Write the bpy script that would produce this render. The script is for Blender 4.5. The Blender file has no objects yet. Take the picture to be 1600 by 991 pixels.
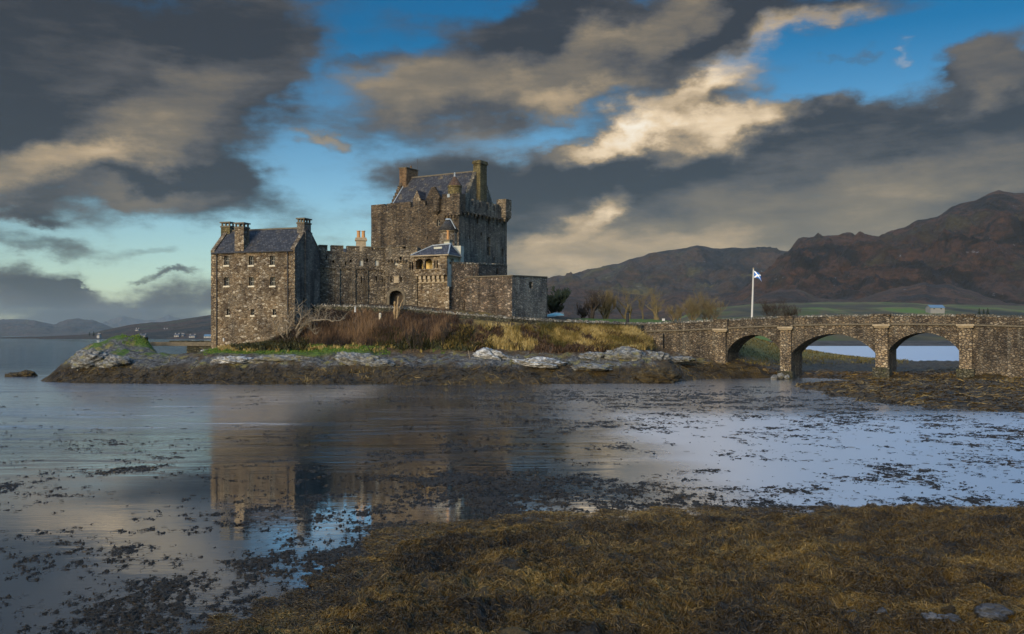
import bpy, math, random
import numpy as np
from mathutils import Vector
from mathutils.geometry import tessellate_polygon

# ------------------------------------------------------------------ scene, camera, light
S = bpy.context.scene
COL = S.collection
R = math.radians
FPX, HZ, CAMZ = 1500.0, 524.0, 5.0          # focal length in photo pixels, horizon row, eye height

cam = bpy.data.cameras.new('camera')
cam.sensor_width = 36.0
cam.lens = FPX * 36.0 / 1600.0
cam.shift_y = (HZ - 495.5) / 1600.0
cam.clip_start = 0.5
cam.clip_end = 60000
cam_ob = bpy.data.objects.new('camera', cam)
COL.objects.link(cam_ob)
cam_ob.location = (0, 0, CAMZ)
cam_ob.rotation_euler = (R(90), 0, 0)
S.camera = cam_ob
S.render.engine = 'CYCLES'
S.view_settings.view_transform = 'Standard'
S.view_settings.look = 'None'
S.view_settings.gamma = 1.0
S.view_settings.use_curve_mapping = False
S.view_settings.exposure = 1.25
cy = S.cycles
cy.use_denoising = True
cy.max_bounces = 5
cy.diffuse_bounces = 2
cy.glossy_bounces = 3
cy.transmission_bounces = 2
cy.volume_bounces = 0
cy.transparent_max_bounces = 4
cy.caustics_reflective = False
cy.caustics_refractive = False
cy.sample_clamp_indirect = 4.0

HAZE = 0.000028
SUN_EL, SUN_ROT = 17.0, 208.0               # low sun behind the camera's left shoulder
sx, sy = math.sin(R(SUN_ROT)), math.cos(R(SUN_ROT))
sd = Vector((sx * math.cos(R(SUN_EL)), sy * math.cos(R(SUN_EL)), math.sin(R(SUN_EL))))
sun = bpy.data.lights.new('sun', 'SUN')
sun.energy = 2.0
sun.angle = R(20)
sun.color = (1.0, 0.80, 0.55)
sun_ob = bpy.data.objects.new('sun', sun)
COL.objects.link(sun_ob)
sun_ob.rotation_euler = sd.to_track_quat('Z', 'Y').to_euler()
sun_ob.location = (-60, -60, 60)


# ------------------------------------------------------------------ node helper
class NT:
    def __init__(s, tree):
        s.t = tree

    def n(s, typ, **kw):
        nd = s.t.nodes.new(typ)
        for k, v in kw.items():
            setattr(nd, k, v)
        return nd

    def put(s, sock, v):
        if v is None:
            return
        if hasattr(v, 'is_linked') or hasattr(v, 'links'):
            s.t.links.new(v, sock)
        else:
            if sock.type == 'RGBA' and len(v) == 3:
                v = (*v, 1)
            sock.default_value = v

    def math(s, op, a, b=None, c=None, clamp=False):
        nd = s.n('ShaderNodeMath', operation=op, use_clamp=clamp)
        s.put(nd.inputs[0], a)
        s.put(nd.inputs[1], b)
        s.put(nd.inputs[2], c)
        return nd.outputs[0]

    def vmath(s, op, a, b=None, scale=None):
        nd = s.n('ShaderNodeVectorMath', operation=op)
        s.put(nd.inputs[0], a)
        s.put(nd.inputs[1], b)
        if scale is not None:
            s.put(nd.inputs['Scale'], scale)
        return nd.outputs['Value'] if op in ('LENGTH', 'DOT_PRODUCT', 'DISTANCE') else nd.outputs[0]

    def noise(s, vec, scale, detail=4, rough=0.55, dist=0.0, dim='3D'):
        nd = s.n('ShaderNodeTexNoise', noise_dimensions=dim)
        s.put(nd.inputs['Vector'], vec)
        nd.inputs['Scale'].default_value = scale
        nd.inputs['Detail'].default_value = detail
        nd.inputs['Roughness'].default_value = rough
        nd.inputs['Distortion'].default_value = dist
        return nd.outputs[0]

    def map(s, vec, loc=(0, 0, 0), rot=(0, 0, 0), scale=(1, 1, 1), typ='POINT'):
        nd = s.n('ShaderNodeMapping', vector_type=typ)
        s.put(nd.inputs[0], vec)
        nd.inputs['Location'].default_value = loc
        nd.inputs['Rotation'].default_value = rot
        nd.inputs['Scale'].default_value = scale
        return nd.outputs[0]

    def rng(s, v, a, b, c=0.0, d=1.0, smooth=False):
        nd = s.n('ShaderNodeMapRange')
        if smooth:
            nd.interpolation_type = 'SMOOTHSTEP'
        s.put(nd.inputs['Value'], v)
        nd.inputs['From Min'].default_value = a
        nd.inputs['From Max'].default_value = b
        nd.inputs['To Min'].default_value = c
        nd.inputs['To Max'].default_value = d
        return nd.outputs[0]

    def ramp(s, v, stops, interp='LINEAR'):
        nd = s.n('ShaderNodeValToRGB')
        cr = nd.color_ramp
        cr.interpolation = interp
        while len(cr.elements) < len(stops):
            cr.elements.new(0.5)
        for e, (p, c) in zip(cr.elements, stops):
            e.position = p
            e.color = (*c, 1)
        s.put(nd.inputs[0], v)
        return nd.outputs[0]

    def mix(s, f, a, b, mode='MIX'):
        nd = s.n('ShaderNodeMix', data_type='RGBA', blend_type=mode)
        s.put(nd.inputs[0], f)
        s.put(nd.inputs[6], a)
        s.put(nd.inputs[7], b)
        return nd.outputs[2]

    def comb(s, x, y, z):
        nd = s.n('ShaderNodeCombineXYZ')
        for i, v in enumerate((x, y, z)):
            s.put(nd.inputs[i], v)
        return nd.outputs[0]

    def sep(s, v):
        nd = s.n('ShaderNodeSeparateXYZ')
        s.put(nd.inputs[0], v)
        return nd.outputs

    def bump(s, h, strength, distance, normal=None):
        nd = s.n('ShaderNodeBump')
        s.put(nd.inputs['Height'], h)
        s.put(nd.inputs['Strength'], strength)
        nd.inputs['Distance'].default_value = distance
        s.put(nd.inputs['Normal'], normal)
        return nd.outputs[0]


# ------------------------------------------------------------------ world: sky and clouds by direction
W = bpy.data.worlds.new('World')
S.world = W
W.use_nodes = True
w = NT(W.node_tree)
bg = W.node_tree.nodes['Background']
bg.inputs[1].default_value = 0.06
sky = w.n('ShaderNodeTexSky', sky_type='NISHITA', sun_disc=False, sun_elevation=R(SUN_EL), sun_rotation=R(SUN_ROT))
sky.air_density, sky.dust_density, sky.ozone_density = 1.0, 0.6, 2.0
gx, gy, gz = w.sep(w.n('ShaderNodeTexCoord').outputs['Generated'])[:3]
az = w.math('ARCTAN2', gx, gy)
hyp = w.math('SQRT', w.math('ADD', w.math('MULTIPLY', gx, gx), w.math('MULTIPLY', gy, gy)))
el = w.math('ARCTAN2', gz, hyp)
flat = w.comb(az, el, 0.0)
# warp so that cloud edges are ragged
wp = w.n('ShaderNodeTexNoise', noise_dimensions='3D')
w.put(wp.inputs['Vector'], w.map(flat, scale=(1.0, 1.6, 1.0), rot=(0, 0, R(-14))))
wp.inputs['Scale'].default_value = 9.0
wp.inputs['Detail'].default_value = 7.0
wp.inputs['Roughness'].default_value = 0.6
off = w.vmath('MULTIPLY', w.vmath('SUBTRACT', wp.outputs['Color'], (0.5, 0.5, 0.5)), (0.20, 0.10, 0.0))
warped = w.vmath('ADD', flat, off)


def blob_field(blobs, vec):
    tot = None
    for (px, py, rx, ry, ang, wt) in blobs:
        a = math.atan((px - 800) / FPX)
        c = math.cos(a)
        e = math.atan((HZ - py) / FPX * c)
        m = w.map(vec, loc=(a, e, 0), rot=(0, 0, R(ang)), scale=(rx / FPX * c * c, ry / FPX * c, 1), typ='TEXTURE')
        d = w.vmath('LENGTH', m)
        v = w.rng(d, 0.25, 1.45, wt, 0.0, smooth=True)
        tot = v if tot is None else w.math('ADD', tot, v)
    return tot


COVER = [  # photo px, py, rx, ry, tilt, weight: where cloud stands in the sky
    (120, 90, 330, 190, -4, 1.1), (320, 285, 190, 62, -10, 1.0), (60, 235, 210, 110, 0, 1.0), (390, 50, 150, 90, 20, 0.8),
    (20, 330, 70, 16, 0, 0.5), (330, 150, 140, 110, 0, 0.6),
    (720, 150, 260, 62, 8, 0.95), (900, 95, 210, 75, 12, 0.8), (1000, 30, 260, 55, 4, 0.9), (745, 35, 150, 45, 8, 0.5),
    (1230, 25, 230, 36, 3, 0.75), (1010, 190, 210, 42, 22, 0.75), (1130, 205, 140, 42, 8, 0.9), (1080, 110, 110, 40, 10, 0.35),
    (850, 300, 230, 85, 8, 1.0), (1100, 255, 300, 58, 6, 1.0), (1370, 195, 260, 58, 14, 1.05), (1580, 120, 130, 62, 24, 1.1),
    (1250, 350, 640, 110, 5, 1.1), (1000, 430, 420, 90, 0, 1.1), (1600, 250, 200, 120, 10, 0.8), (680, 268, 120, 50, 14, 0.7),
    (80, 382, 120, 20, -4, 0.65), (255, 386, 75, 14, -6, 0.6), (150, 482, 330, 40, 0, 1.0), (50, 440, 110, 30, 0, 0.9),
    (285, 437, 55, 6, -2, 0.7), (508, 212, 36, 13, 0, 0.6), (1412, 77, 40, 14, 22, 0.36), (1330, 86, 30, 7, 8, 0.4),
    (560, 104, 60, 16, 0, 0.5), (100, 432, 60, 4, 0, 0.6),
    # overhead and behind the viewer
    (800, -500, 900, 260, 8, 0.8), (-900, -100, 700, 300, 0, 0.7), (2500, -100, 600, 320, 0, 0.8)]
GLOW = [   # where the low sun catches the cloud
    (250, 190, 190, 60, 26, 0.32), (60, 262, 190, 34, 12, 0.42), (230, 305, 120, 16, 4, 0.22), (250, 100, 260, 40, 10, 0.10),
    (680, 140, 170, 40, 4, 0.34), (870, 110, 130, 44, 14, 0.36), (1030, 22, 130, 30, 14, 0.34), (900, 150, 90, 22, 10, 0.35),
    (1270, 42, 100, 22, 10, 0.46), (1020, 172, 130, 30, 30, 0.56), (960, 215, 160, 24, 12, 0.42), (1135, 205, 120, 38, 8, 0.80),
    (1130, 100, 100, 40, 10, 0.45),
    (930, 322, 50, 28, 28, 0.36), (890, 352, 80, 24, 20, 0.30), (1530, 268, 230, 56, 14, 0.17), (1180, 370, 440, 95, 5, 0.30), (1250, 230, 420, 80, 10, 0.05), (1250, 420, 330, 80, 0, 0.08),
    (830, 415, 150, 44, 0, 0.24), (1000, 405, 280, 60, 0, 0.18), (1560, 110, 80, 40, 24, 0.24), (508, 212, 40, 13, 0, 0.4),
    (1412, 77, 40, 12, 22, 0.6), (760, 215, 120, 30, 8, 0.14), (180, 470, 160, 12, 0, 0.05),
    (800, -500, 900, 260, 8, 0.42), (-900, -100, 700, 300, 0, 0.5), (2500, -100, 600, 320, 0, 0.4)]
fb = w.noise(w.map(flat, rot=(0, 0, R(-13)), scale=(0.62, 1.5, 1)), 7.0, 9, 0.62)
fb2 = w.noise(w.map(flat, rot=(0, 0, R(-16)), scale=(0.42, 1.9, 1), loc=(3, 1, 0)), 19.0, 8, 0.64)
dens = w.math('ADD', blob_field(COVER, warped), w.rng(fb, 0.3, 0.7, -0.42, 0.42))
dens = w.math('ADD', dens, w.rng(fb2, 0.3, 0.7, -0.24, 0.24))
cover = w.rng(dens, 0.02, 1.0, 0.0, 1.0, smooth=True)
glow = w.math('ADD', blob_field(GLOW, warped), w.rng(fb2, 0.3, 0.7, -0.12, 0.12))
glow = w.math('ADD', glow, w.rng(fb, 0.3, 0.7, -0.09, 0.08))
# thin cloud is brighter than its thick core
glow = w.math('ADD', glow, w.rng(dens, 0.3, 1.5, 0.10, -0.05))
ccol = w.ramp(glow, [(0.0, (0.036, 0.040, 0.047)), (0.14, (0.088, 0.086, 0.086)), (0.34, (0.188, 0.158, 0.116)),
                     (0.55, (0.42, 0.315, 0.19)), (0.80, (0.78, 0.61, 0.40)), (1.0, (0.92, 0.84, 0.70))])
# unseen sky above the view boosted for fill light and brighter water
ccol = w.vmath('SCALE', ccol, scale=w.rng(el, 0.35, 0.74, 7.6, 62.0, smooth=True))
ccol = w.mix(w.rng(el, 0.36, 0.6), ccol, w.mix(1.0, ccol, (0.98, 1.0, 1.04), 'MULTIPLY'))
grade = w.ramp(w.rng(el, 0.0, 0.84), [(0.0, (0.95, 0.97, 0.84)), (0.175, (0.50, 0.70, 0.78)), (0.35, (0.045, 0.35, 0.52)), (0.44, (0.04, 0.33, 0.50)), (0.75, (0.80, 0.92, 0.95))])
blue = w.mix(1.0, sky.outputs[0], grade, 'MULTIPLY')
blue = w.vmath('SCALE', blue, scale=w.rng(el, 0.36, 0.8, 1.0, 4.5, smooth=True))  # unseen upper blue boosted too, adding fill and lighter reflections
fin = w.mix(w.math('MULTIPLY', cover, 0.96), blue, ccol)
W.node_tree.links.new(fin, bg.inputs[0])
W.cycles.sampling_method = 'MANUAL'
W.cycles.sample_map_resolution = 512


# ------------------------------------------------------------------ numpy noise
def _h(ix, iy, iz, seed):
    n = (ix.astype(np.int64) * 374761393 + iy.astype(np.int64) * 668265263 + iz.astype(np.int64) * 2147483647 + seed * 974634777) & 0xFFFFFFFF
    n = ((n ^ (n >> 13)) * 1274126177) & 0xFFFFFFFF
    n = ((n ^ (n >> 16)) * 2246822519) & 0xFFFFFFFF
    n = n ^ (n >> 15)
    return (n & 0xFFFFFF) / float(0xFFFFFF)


def vn(x, y, seed=0):
    x = np.asarray(x, float)
    y = np.asarray(y, float)
    x, y = np.broadcast_arrays(x, y)
    x0, y0 = np.floor(x), np.floor(y)
    fx, fy = x - x0, y - y0
    fx = fx * fx * fx * (fx * (fx * 6 - 15) + 10)
    fy = fy * fy * fy * (fy * (fy * 6 - 15) + 10)
    z = np.zeros_like(x0)
    a, b = _h(x0, y0, z, seed), _h(x0 + 1, y0, z, seed)
    c, d = _h(x0, y0 + 1, z, seed), _h(x0 + 1, y0 + 1, z, seed)
    return (a * (1 - fx) + b * fx) * (1 - fy) + (c * (1 - fx) + d * fx) * fy


def fbm(x, y, oct=5, seed=0, gain=0.5, ridged=False):
    t, a, n = 0.0, 1.0, 0.0
    c, s_ = math.cos(0.6), math.sin(0.6)
    for i in range(oct):
        v = vn(x, y, seed + i * 17)
        if ridged:
            v = 1 - np.abs(2 * v - 1)
        t = t + a * v
        n += a
        a *= gain
        x, y = (x * c - y * s_) * 2.03 + 11.3, (x * s_ + y * c) * 2.03 + 5.7
    return t / n


def sst(a, b, v):
    t = np.clip((np.asarray(v, float) - a) / (b - a), 0, 1)
    return t * t * (3 - 2 * t)


# ------------------------------------------------------------------ objects, tags, meshes
def tag(o, label, cat, group=None, kind=None):
    if label:
        o['label'] = label
    if cat:
        o['category'] = cat
    if group:
        o['group'] = group
    if kind:
        o['kind'] = kind
    return o


def root(name, loc, label, cat, group=None):
    o = bpy.data.objects.new(name, None)
    o.empty_display_size = 0.5
    COL.objects.link(o)
    o.location = loc
    return tag(o, label, cat, group)


def base_of(p):
    v = Vector((0, 0, 0))
    while p is not None:
        v = v + Vector(p.location)
        p = p.parent
    return v


def np_mesh(name, V, faces, mat, parent=None, smooth=False, attrs=None, label=None):
    """V (n,3); faces: list of (m,k) index arrays"""
    me = bpy.data.meshes.new(name)
    V = np.asarray(V, np.float32)
    if parent is not None:
        V = V - np.array(base_of(parent), np.float32)
    me.vertices.add(len(V))
    me.vertices.foreach_set('co', V.ravel())
    loops = np.concatenate([np.asarray(f, np.int32).ravel() for f in faces])
    sizes = np.concatenate([np.full(len(f), np.asarray(f).shape[1], np.int32) for f in faces])
    starts = np.concatenate([[0], np.cumsum(sizes)[:-1]]).astype(np.int32)
    me.loops.add(len(loops))
    me.loops.foreach_set('vertex_index', loops)
    me.polygons.add(len(sizes))
    me.polygons.foreach_set('loop_start', starts)
    me.polygons.foreach_set('loop_total', sizes)
    if smooth:
        me.polygons.foreach_set('use_smooth', np.ones(len(sizes), bool))
    for k, a in (attrs or {}).items():
        a = np.asarray(a, np.float32)
        if a.ndim == 1:
            at = me.attributes.new(k, 'FLOAT', 'POINT')
            at.data.foreach_set('value', a)
        else:
            at = me.attributes.new(k, 'FLOAT_COLOR', 'POINT')
            at.data.foreach_set('color', a.ravel())
    me.update(calc_edges=True)
    me.validate()
    me.materials.append(mat)
    o = bpy.data.objects.new(name, me)
    COL.objects.link(o)
    if parent is not None:
        o.parent = parent
    if label:
        o['label'] = label
    return o


class MB:
    """collects polygons; build() links them as one mesh object"""

    def __init__(s):
        s.v, s.f = [], []

    def poly(s, pts):
        b = len(s.v)
        s.v += [tuple(p) for p in pts]
        s.f.append(tuple(range(b, b + len(pts))))

    def hexa(s, p):
        b = len(s.v)
        s.v += [tuple(q) for q in p]
        for f in ((0, 3, 2, 1), (4, 5, 6, 7), (0, 1, 5, 4), (1, 2, 6, 5), (2, 3, 7, 6), (3, 0, 4, 7)):
            s.f.append(tuple(b + i for i in f))

    def box(s, c, d, rz=0.0):
        ca, sa = math.cos(rz), math.sin(rz)
        p = []
        for z in (-1, 1):
            for x, y in ((-1, -1), (1, -1), (1, 1), (-1, 1)):
                X, Y = x * d[0] / 2, y * d[1] / 2
                p.append((c[0] + X * ca - Y * sa, c[1] + X * sa + Y * ca, c[2] + z * d[2] / 2))
        s.hexa(p)

    def fbox(s, F, u0, u1, z0, z1, o0, o1):
        s.hexa([F.pt(u0, z0, o1), F.pt(u1, z0, o1), F.pt(u1, z0, o0), F.pt(u0, z0, o0),
                F.pt(u0, z1, o1), F.pt(u1, z1, o1), F.pt(u1, z1, o0), F.pt(u0, z1, o0)])

    def cyl(s, cx, cy, z0, z1, r0, r1, n=16, cap=True, a0=0.0):
        b = len(s.v)
        for z, r in ((z0, r0), (z1, r1)):
            for i in range(n):
                a = a0 + 2 * math.pi * i / n
                s.v.append((cx + r * math.cos(a), cy + r * math.sin(a), z))
        for i in range(n):
            j = (i + 1) % n
            s.f.append((b + i, b + j, b + n + j, b + n + i))
        if cap:
            s.f.append(tuple(b + i for i in range(n))[::-1])
            s.f.append(tuple(b + n + i for i in range(n)))

    def tube(s, pts, rad, n=5):
        b = len(s.v)
        pts = [Vector(p) for p in pts]
        for i, p in enumerate(pts):
            t = (pts[min(i + 1, len(pts) - 1)] - pts[max(i - 1, 0)])
            t = t.normalized() if t.length > 1e-9 else Vector((0, 0, 1))
            a = t.cross(Vector((0.31, 0.95, 0.05)))
            if a.length < 1e-3:
                a = t.cross(Vector((1, 0, 0)))
            a.normalize()
            c = t.cross(a)
            r = rad[i] if hasattr(rad, '__len__') else rad
            for k in range(n):
                q = p + (a * math.cos(2 * math.pi * k / n) + c * math.sin(2 * math.pi * k / n)) * r
                s.v.append(tuple(q))
        for i in range(len(pts) - 1):
            for k in range(n):
                l = (k + 1) % n
                s.f.append((b + i * n + k, b + i * n + l, b + (i + 1) * n + l, b + (i + 1) * n + k))
        s.f.append(tuple(b + k for k in range(n))[::-1])
        s.f.append(tuple(b + (len(pts) - 1) * n + k for k in range(n)))

    def sheet(s, P, outline, holes=(), depth=0.0, back=False, skip_outer=False):
        """flat face given by P(a, b, off) with holes; depth > 0 adds the reveals of the holes (and, with back, a full slab)"""
        loops = [list(outline)] + [list(h) for h in holes]
        flat_ = [q for l in loops for q in l]
        tris = tessellate_polygon([[Vector((q[0], q[1], 0)) for q in l] for l in loops])
        b = len(s.v)
        s.v += [tuple(P(q[0], q[1], 0.0)) for q in flat_]
        for t in tris:
            s.f.append(tuple(b + i for i in t))
        if depth > 0:
            b2 = len(s.v)
            s.v += [tuple(P(q[0], q[1], -depth)) for q in flat_]
            if back:
                for t in tris:
                    s.f.append(tuple(b2 + i for i in t[::-1]))
            k = 0
            for li, l in enumerate(loops):
                m = len(l)
                if li > 0 or (back and not skip_outer):
                    for i in range(m):
                        j = (i + 1) % m
                        s.f.append((b + k + i, b + k + j, b2 + k + j, b2 + k + i))
                k += m

    def build(s, name, mat, parent=None, smooth=False, label=None):
        off = base_of(parent) if parent is not None else Vector((0, 0, 0))
        me = bpy.data.meshes.new(name)
        me.from_pydata([(v[0] - off.x, v[1] - off.y, v[2] - off.z) for v in s.v], [], s.f)
        me.update()
        me.materials.append(mat)
        if smooth:
            me.polygons.foreach_set('use_smooth', [True] * len(me.polygons))
        o = bpy.data.objects.new(name, me)
        COL.objects.link(o)
        if parent is not None:
            o.parent = parent
        if label:
            o['label'] = label
        return o


def XY(px, Y):
    return ((px - 800) / FPX * Y, Y)


def ZP(py, Y):
    return CAMZ + (HZ - py) / FPX * Y


def WP(px, py, Y):
    return Vector(((px - 800) / FPX * Y, Y, ZP(py, Y)))


class Fr:
    """vertical plane from p0 to p1; u along it, z up, o outward (towards the viewer when p0 is its left end)"""

    def __init__(s, p0, p1):
        s.p0, s.p1 = Vector(p0), Vector(p1)
        s.d = (s.p1 - s.p0).normalized()
        s.nrm = Vector((s.d.y, -s.d.x))
        s.L = (s.p1 - s.p0).length

    def pt(s, u, z, o=0.0):
        q = s.p0 + s.d * u + s.nrm * o
        return Vector((q.x, q.y, z))

    def uz(s, px, py):
        k = (px - 800) / FPX
        u = (k * s.p0.y - s.p0.x) / (s.d.x - k * s.d.y)
        Y = s.p0.y + u * s.d.y
        return u, ZP(py, Y)

    def u(s, px):
        return s.uz(px, HZ)[0]

    def off(s, o):
        return Fr(s.p0 + s.nrm * o, s.p1 + s.nrm * o)

    def P(s, o=0.0):
        return lambda a, b, k: s.pt(a, b, o + k)


def rect(u0, u1, z0, z1):
    return [(u0, z0), (u1, z0), (u1, z1), (u0, z1)]


# ------------------------------------------------------------------ materials
def new_mat(name):
    m = bpy.data.materials.new(name)
    m.use_nodes = True
    t = NT(m.node_tree)
    b = m.node_tree.nodes['Principled BSDF']
    b.inputs['Specular IOR Level'].default_value = 0.3
    return m, t, b


def plain(name, col, rough=0.7, var=0.15, scale=6.0, metal=0.0):
    m, t, b = new_mat(name)
    tc = t.n('ShaderNodeTexCoord').outputs['Object']
    n = t.noise(tc, scale, 4)
    c = t.mix(1.0, col, t.ramp(n, [(0.25, (1 - var,) * 3), (0.75, (1 + var,) * 3)]), 'MULTIPLY')
    t.put(b.inputs['Base Color'], c)
    b.inputs['Roughness'].default_value = rough
    b.inputs['Metallic'].default_value = metal
    return m


def stone(name, cols, size=0.36, flat_=1.7, mortar=(0.10, 0.085, 0.065), joint=0.07, damp=0.6, lichen=0.25, streak=0.5, seed=0.0):
    """rubble masonry: irregular stones of different colour, pointing, damp stains and lichen"""
    m, t, b = new_mat(name)
    tc = t.vmath('ADD', t.n('ShaderNodeNewGeometry').outputs['Position'], (seed, seed * 0.7, 0.0))
    wob = t.n('ShaderNodeTexNoise')
    t.put(wob.inputs['Vector'], tc)
    wob.inputs['Scale'].default_value = 1.7
    wob.inputs['Detail'].default_value = 2.0
    p = t.vmath('ADD', tc, t.vmath('SCALE', t.vmath('SUBTRACT', wob.outputs['Color'], (0.5, 0.5, 0.5)), scale=0.35))
    p = t.map(p, scale=(1 / size, 1 / size, flat_ / size))
    v = t.n('ShaderNodeTexVoronoi', feature='F1')
    t.put(v.inputs['Vector'], p)
    v.inputs['Scale'].default_value = 1.0
    e = t.n('ShaderNodeTexVoronoi', feature='DISTANCE_TO_EDGE')
    t.put(e.inputs['Vector'], p)
    e.inputs['Scale'].default_value = 1.0
    r, g, bl = t.sep(v.outputs['Color'])[:3]
    c = t.ramp(r, [(i / (len(cols) - 1), k) for i, k in enumerate(cols)])
    fine = t.noise(tc, 9.0, 5, 0.65)
    c = t.mix(1.0, c, t.ramp(fine, [(0.3, (0.62,) * 3), (0.7, (1.3,) * 3)]), 'MULTIPLY')
    jm = t.rng(e.outputs['Distance'], joint * 0.4, joint * 1.6, 1.0, 0.0)
    c = t.mix(jm, c, mortar)
    med = t.noise(t.map(tc, scale=(1, 1, 0.6)), 0.62, 4, 0.6)
    c = t.mix(1.0, c, t.ramp(med, [(0.34, (0.52, 0.52, 0.54)), (0.5, (0.95, 0.94, 0.92)), (0.66, (1.32, 1.27, 1.18))]), 'MULTIPLY')
    # large weathering: dark damp, streaks down the wall, pale lichen
    big = t.noise(tc, 0.23, 5, 0.6)
    c = t.mix(t.rng(big, 0.45, 0.68, 0.0, damp), c, t.mix(1.0, c, (0.30, 0.29, 0.30), 'MULTIPLY'))
    st = t.noise(t.map(tc, scale=(1.5, 1.5, 0.09)), 1.0, 4, 0.6)
    c = t.mix(t.rng(st, 0.54, 0.68, 0.0, streak), c, t.mix(1.0, c, (0.22, 0.23, 0.25), 'MULTIPLY'))
    st2 = t.noise(t.map(tc, scale=(2.2, 2.2, 0.16), loc=(7, 3, 1)), 1.0, 3, 0.6)
    pale = t.math('MULTIPLY', t.rng(st2, 0.56, 0.72, 0.0, lichen), t.rng(fine, 0.35, 0.6))
    c = t.mix(pale, c, (0.30, 0.29, 0.24))
    t.put(b.inputs['Base Color'], c)
    b.inputs['Roughness'].default_value = 0.9
    h = t.math('ADD', t.rng(e.outputs['Distance'], 0.0, 0.22), t.math('MULTIPLY', g, 0.7))
    h = t.math('ADD', h, t.math('MULTIPLY', fine, 0.5))
    t.put(b.inputs['Normal'], t.bump(h, 0.9, 0.09))
    return m


def slate(name, ang, cols, moss=0.35, course=0.26):
    m, t, b = new_mat(name)
    tc = t.n('ShaderNodeNewGeometry').outputs['Position']
    p = t.map(tc, rot=(0, 0, -ang))
    x, y, z = t.sep(p)[:3]
    br = t.n('ShaderNodeTexBrick')
    t.put(br.inputs['Vector'], t.comb(x, t.math('MULTIPLY', z, 1.35), 0.0))
    br.inputs['Scale'].default_value = 1.0
    br.inputs['Brick Width'].default_value = 0.34
    br.inputs['Row Height'].default_value = course
    br.inputs['Mortar Size'].default_value = 0.028
    br.inputs['Color1'].default_value = (0, 0, 0, 1)
    br.inputs['Color2'].default_value = (1, 1, 1, 1)
    br.inputs['Mortar'].default_value = (0, 0, 0, 1)
    n1 = t.noise(tc, 3.2, 4, 0.6)
    f = t.math('ADD', t.math('MULTIPLY', t.sep(br.outputs['Color'])[0], 0.55), t.math('MULTIPLY', n1, 0.45))
    c = t.ramp(f, [(0.12, cols[0]), (0.5, cols[1]), (0.85, cols[2])])
    c = t.mix(br.outputs['Fac'], c, (0.012, 0.013, 0.016))
    n2 = t.noise(tc, 0.9, 6, 0.68)
    c = t.mix(t.rng(n2, 0.54, 0.66, 0.0, moss), c, (0.13, 0.10, 0.055))
    n3 = t.noise(tc, 5.5, 3, 0.7)
    c = t.mix(t.rng(n3, 0.66, 0.72, 0.0, 0.5), c, (0.34, 0.35, 0.33))
    t.put(b.inputs['Base Color'], c)
    b.inputs['Roughness'].default_value = 0.8
    t.put(b.inputs['Normal'], t.bump(t.math('ADD', f, t.math('MULTIPLY', br.outputs['Fac'], -0.8)), 0.7, 0.05))
    return m


M = {}
M['house'] = stone('rubble_house', [(0.050, 0.034, 0.022), (0.115, 0.080, 0.047), (0.195, 0.150, 0.098), (0.145, 0.108, 0.070), (0.25, 0.205, 0.145), (0.37, 0.325, 0.255)], 0.34, 1.6, (0.125, 0.098, 0.062), 0.06, 0.4, 0.2, 0.25, 3)
M['keep'] = stone('rubble_keep', [(0.030, 0.024, 0.018), (0.085, 0.062, 0.040), (0.135, 0.100, 0.062), (0.075, 0.058, 0.042), (0.155, 0.118, 0.075), (0.20, 0.16, 0.11)], 0.42, 2.8, (0.05, 0.042, 0.032), 0.07, 0.65, 0.3, 0.6, 11)
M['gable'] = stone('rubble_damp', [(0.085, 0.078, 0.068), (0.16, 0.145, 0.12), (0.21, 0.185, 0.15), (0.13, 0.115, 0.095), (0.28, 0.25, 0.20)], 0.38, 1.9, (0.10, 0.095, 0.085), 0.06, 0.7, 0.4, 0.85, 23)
M['curtain'] = stone('rubble_curtain', [(0.058, 0.047, 0.036), (0.145, 0.116, 0.080), (0.205, 0.168, 0.115), (0.13, 0.106, 0.078), (0.28, 0.235, 0.17), (0.34, 0.295, 0.23)], 0.40, 2.2, (0.085, 0.072, 0.055), 0.07, 0.75, 0.35, 0.65, 31)
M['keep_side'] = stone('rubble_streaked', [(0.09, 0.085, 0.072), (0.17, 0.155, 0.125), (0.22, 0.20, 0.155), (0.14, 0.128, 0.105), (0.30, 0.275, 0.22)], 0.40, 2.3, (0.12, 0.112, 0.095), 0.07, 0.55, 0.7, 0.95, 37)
M['bastion'] = stone('rubble_bastion', [(0.045, 0.036, 0.030), (0.125, 0.090, 0.062), (0.16, 0.125, 0.088), (0.10, 0.078, 0.06), (0.23, 0.17, 0.12), (0.32, 0.26, 0.20)], 0.35, 1.5, (0.065, 0.055, 0.045), 0.08, 0.6, 0.25, 0.6, 43)
M['bridge'] = stone('rubble_bridge', [(0.045, 0.034, 0.025), (0.130, 0.100, 0.068), (0.175, 0.135, 0.088), (0.095, 0.078, 0.056), (0.19, 0.152, 0.105), (0.25, 0.215, 0.165)], 0.34, 1.7, (0.050, 0.043, 0.034), 0.09, 0.8, 0.3, 0.6, 57)
M['pier'] = stone('dressed_bridge', [(0.13, 0.095, 0.06), (0.24, 0.18, 0.11), (0.30, 0.235, 0.15), (0.19, 0.145, 0.095), (0.38, 0.32, 0.23)], 0.34, 1.5, (0.055, 0.045, 0.035), 0.09, 0.35, 0.2, 0.4, 61)
M['wallmoss'] = stone('rubble_mossy', [(0.035, 0.035, 0.022), (0.075, 0.068, 0.040), (0.10, 0.09, 0.055), (0.055, 0.058, 0.03), (0.16, 0.145, 0.11)], 0.34, 1.6, (0.03, 0.03, 0.02), 0.1, 0.5, 0.2, 0.3, 71)
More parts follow.
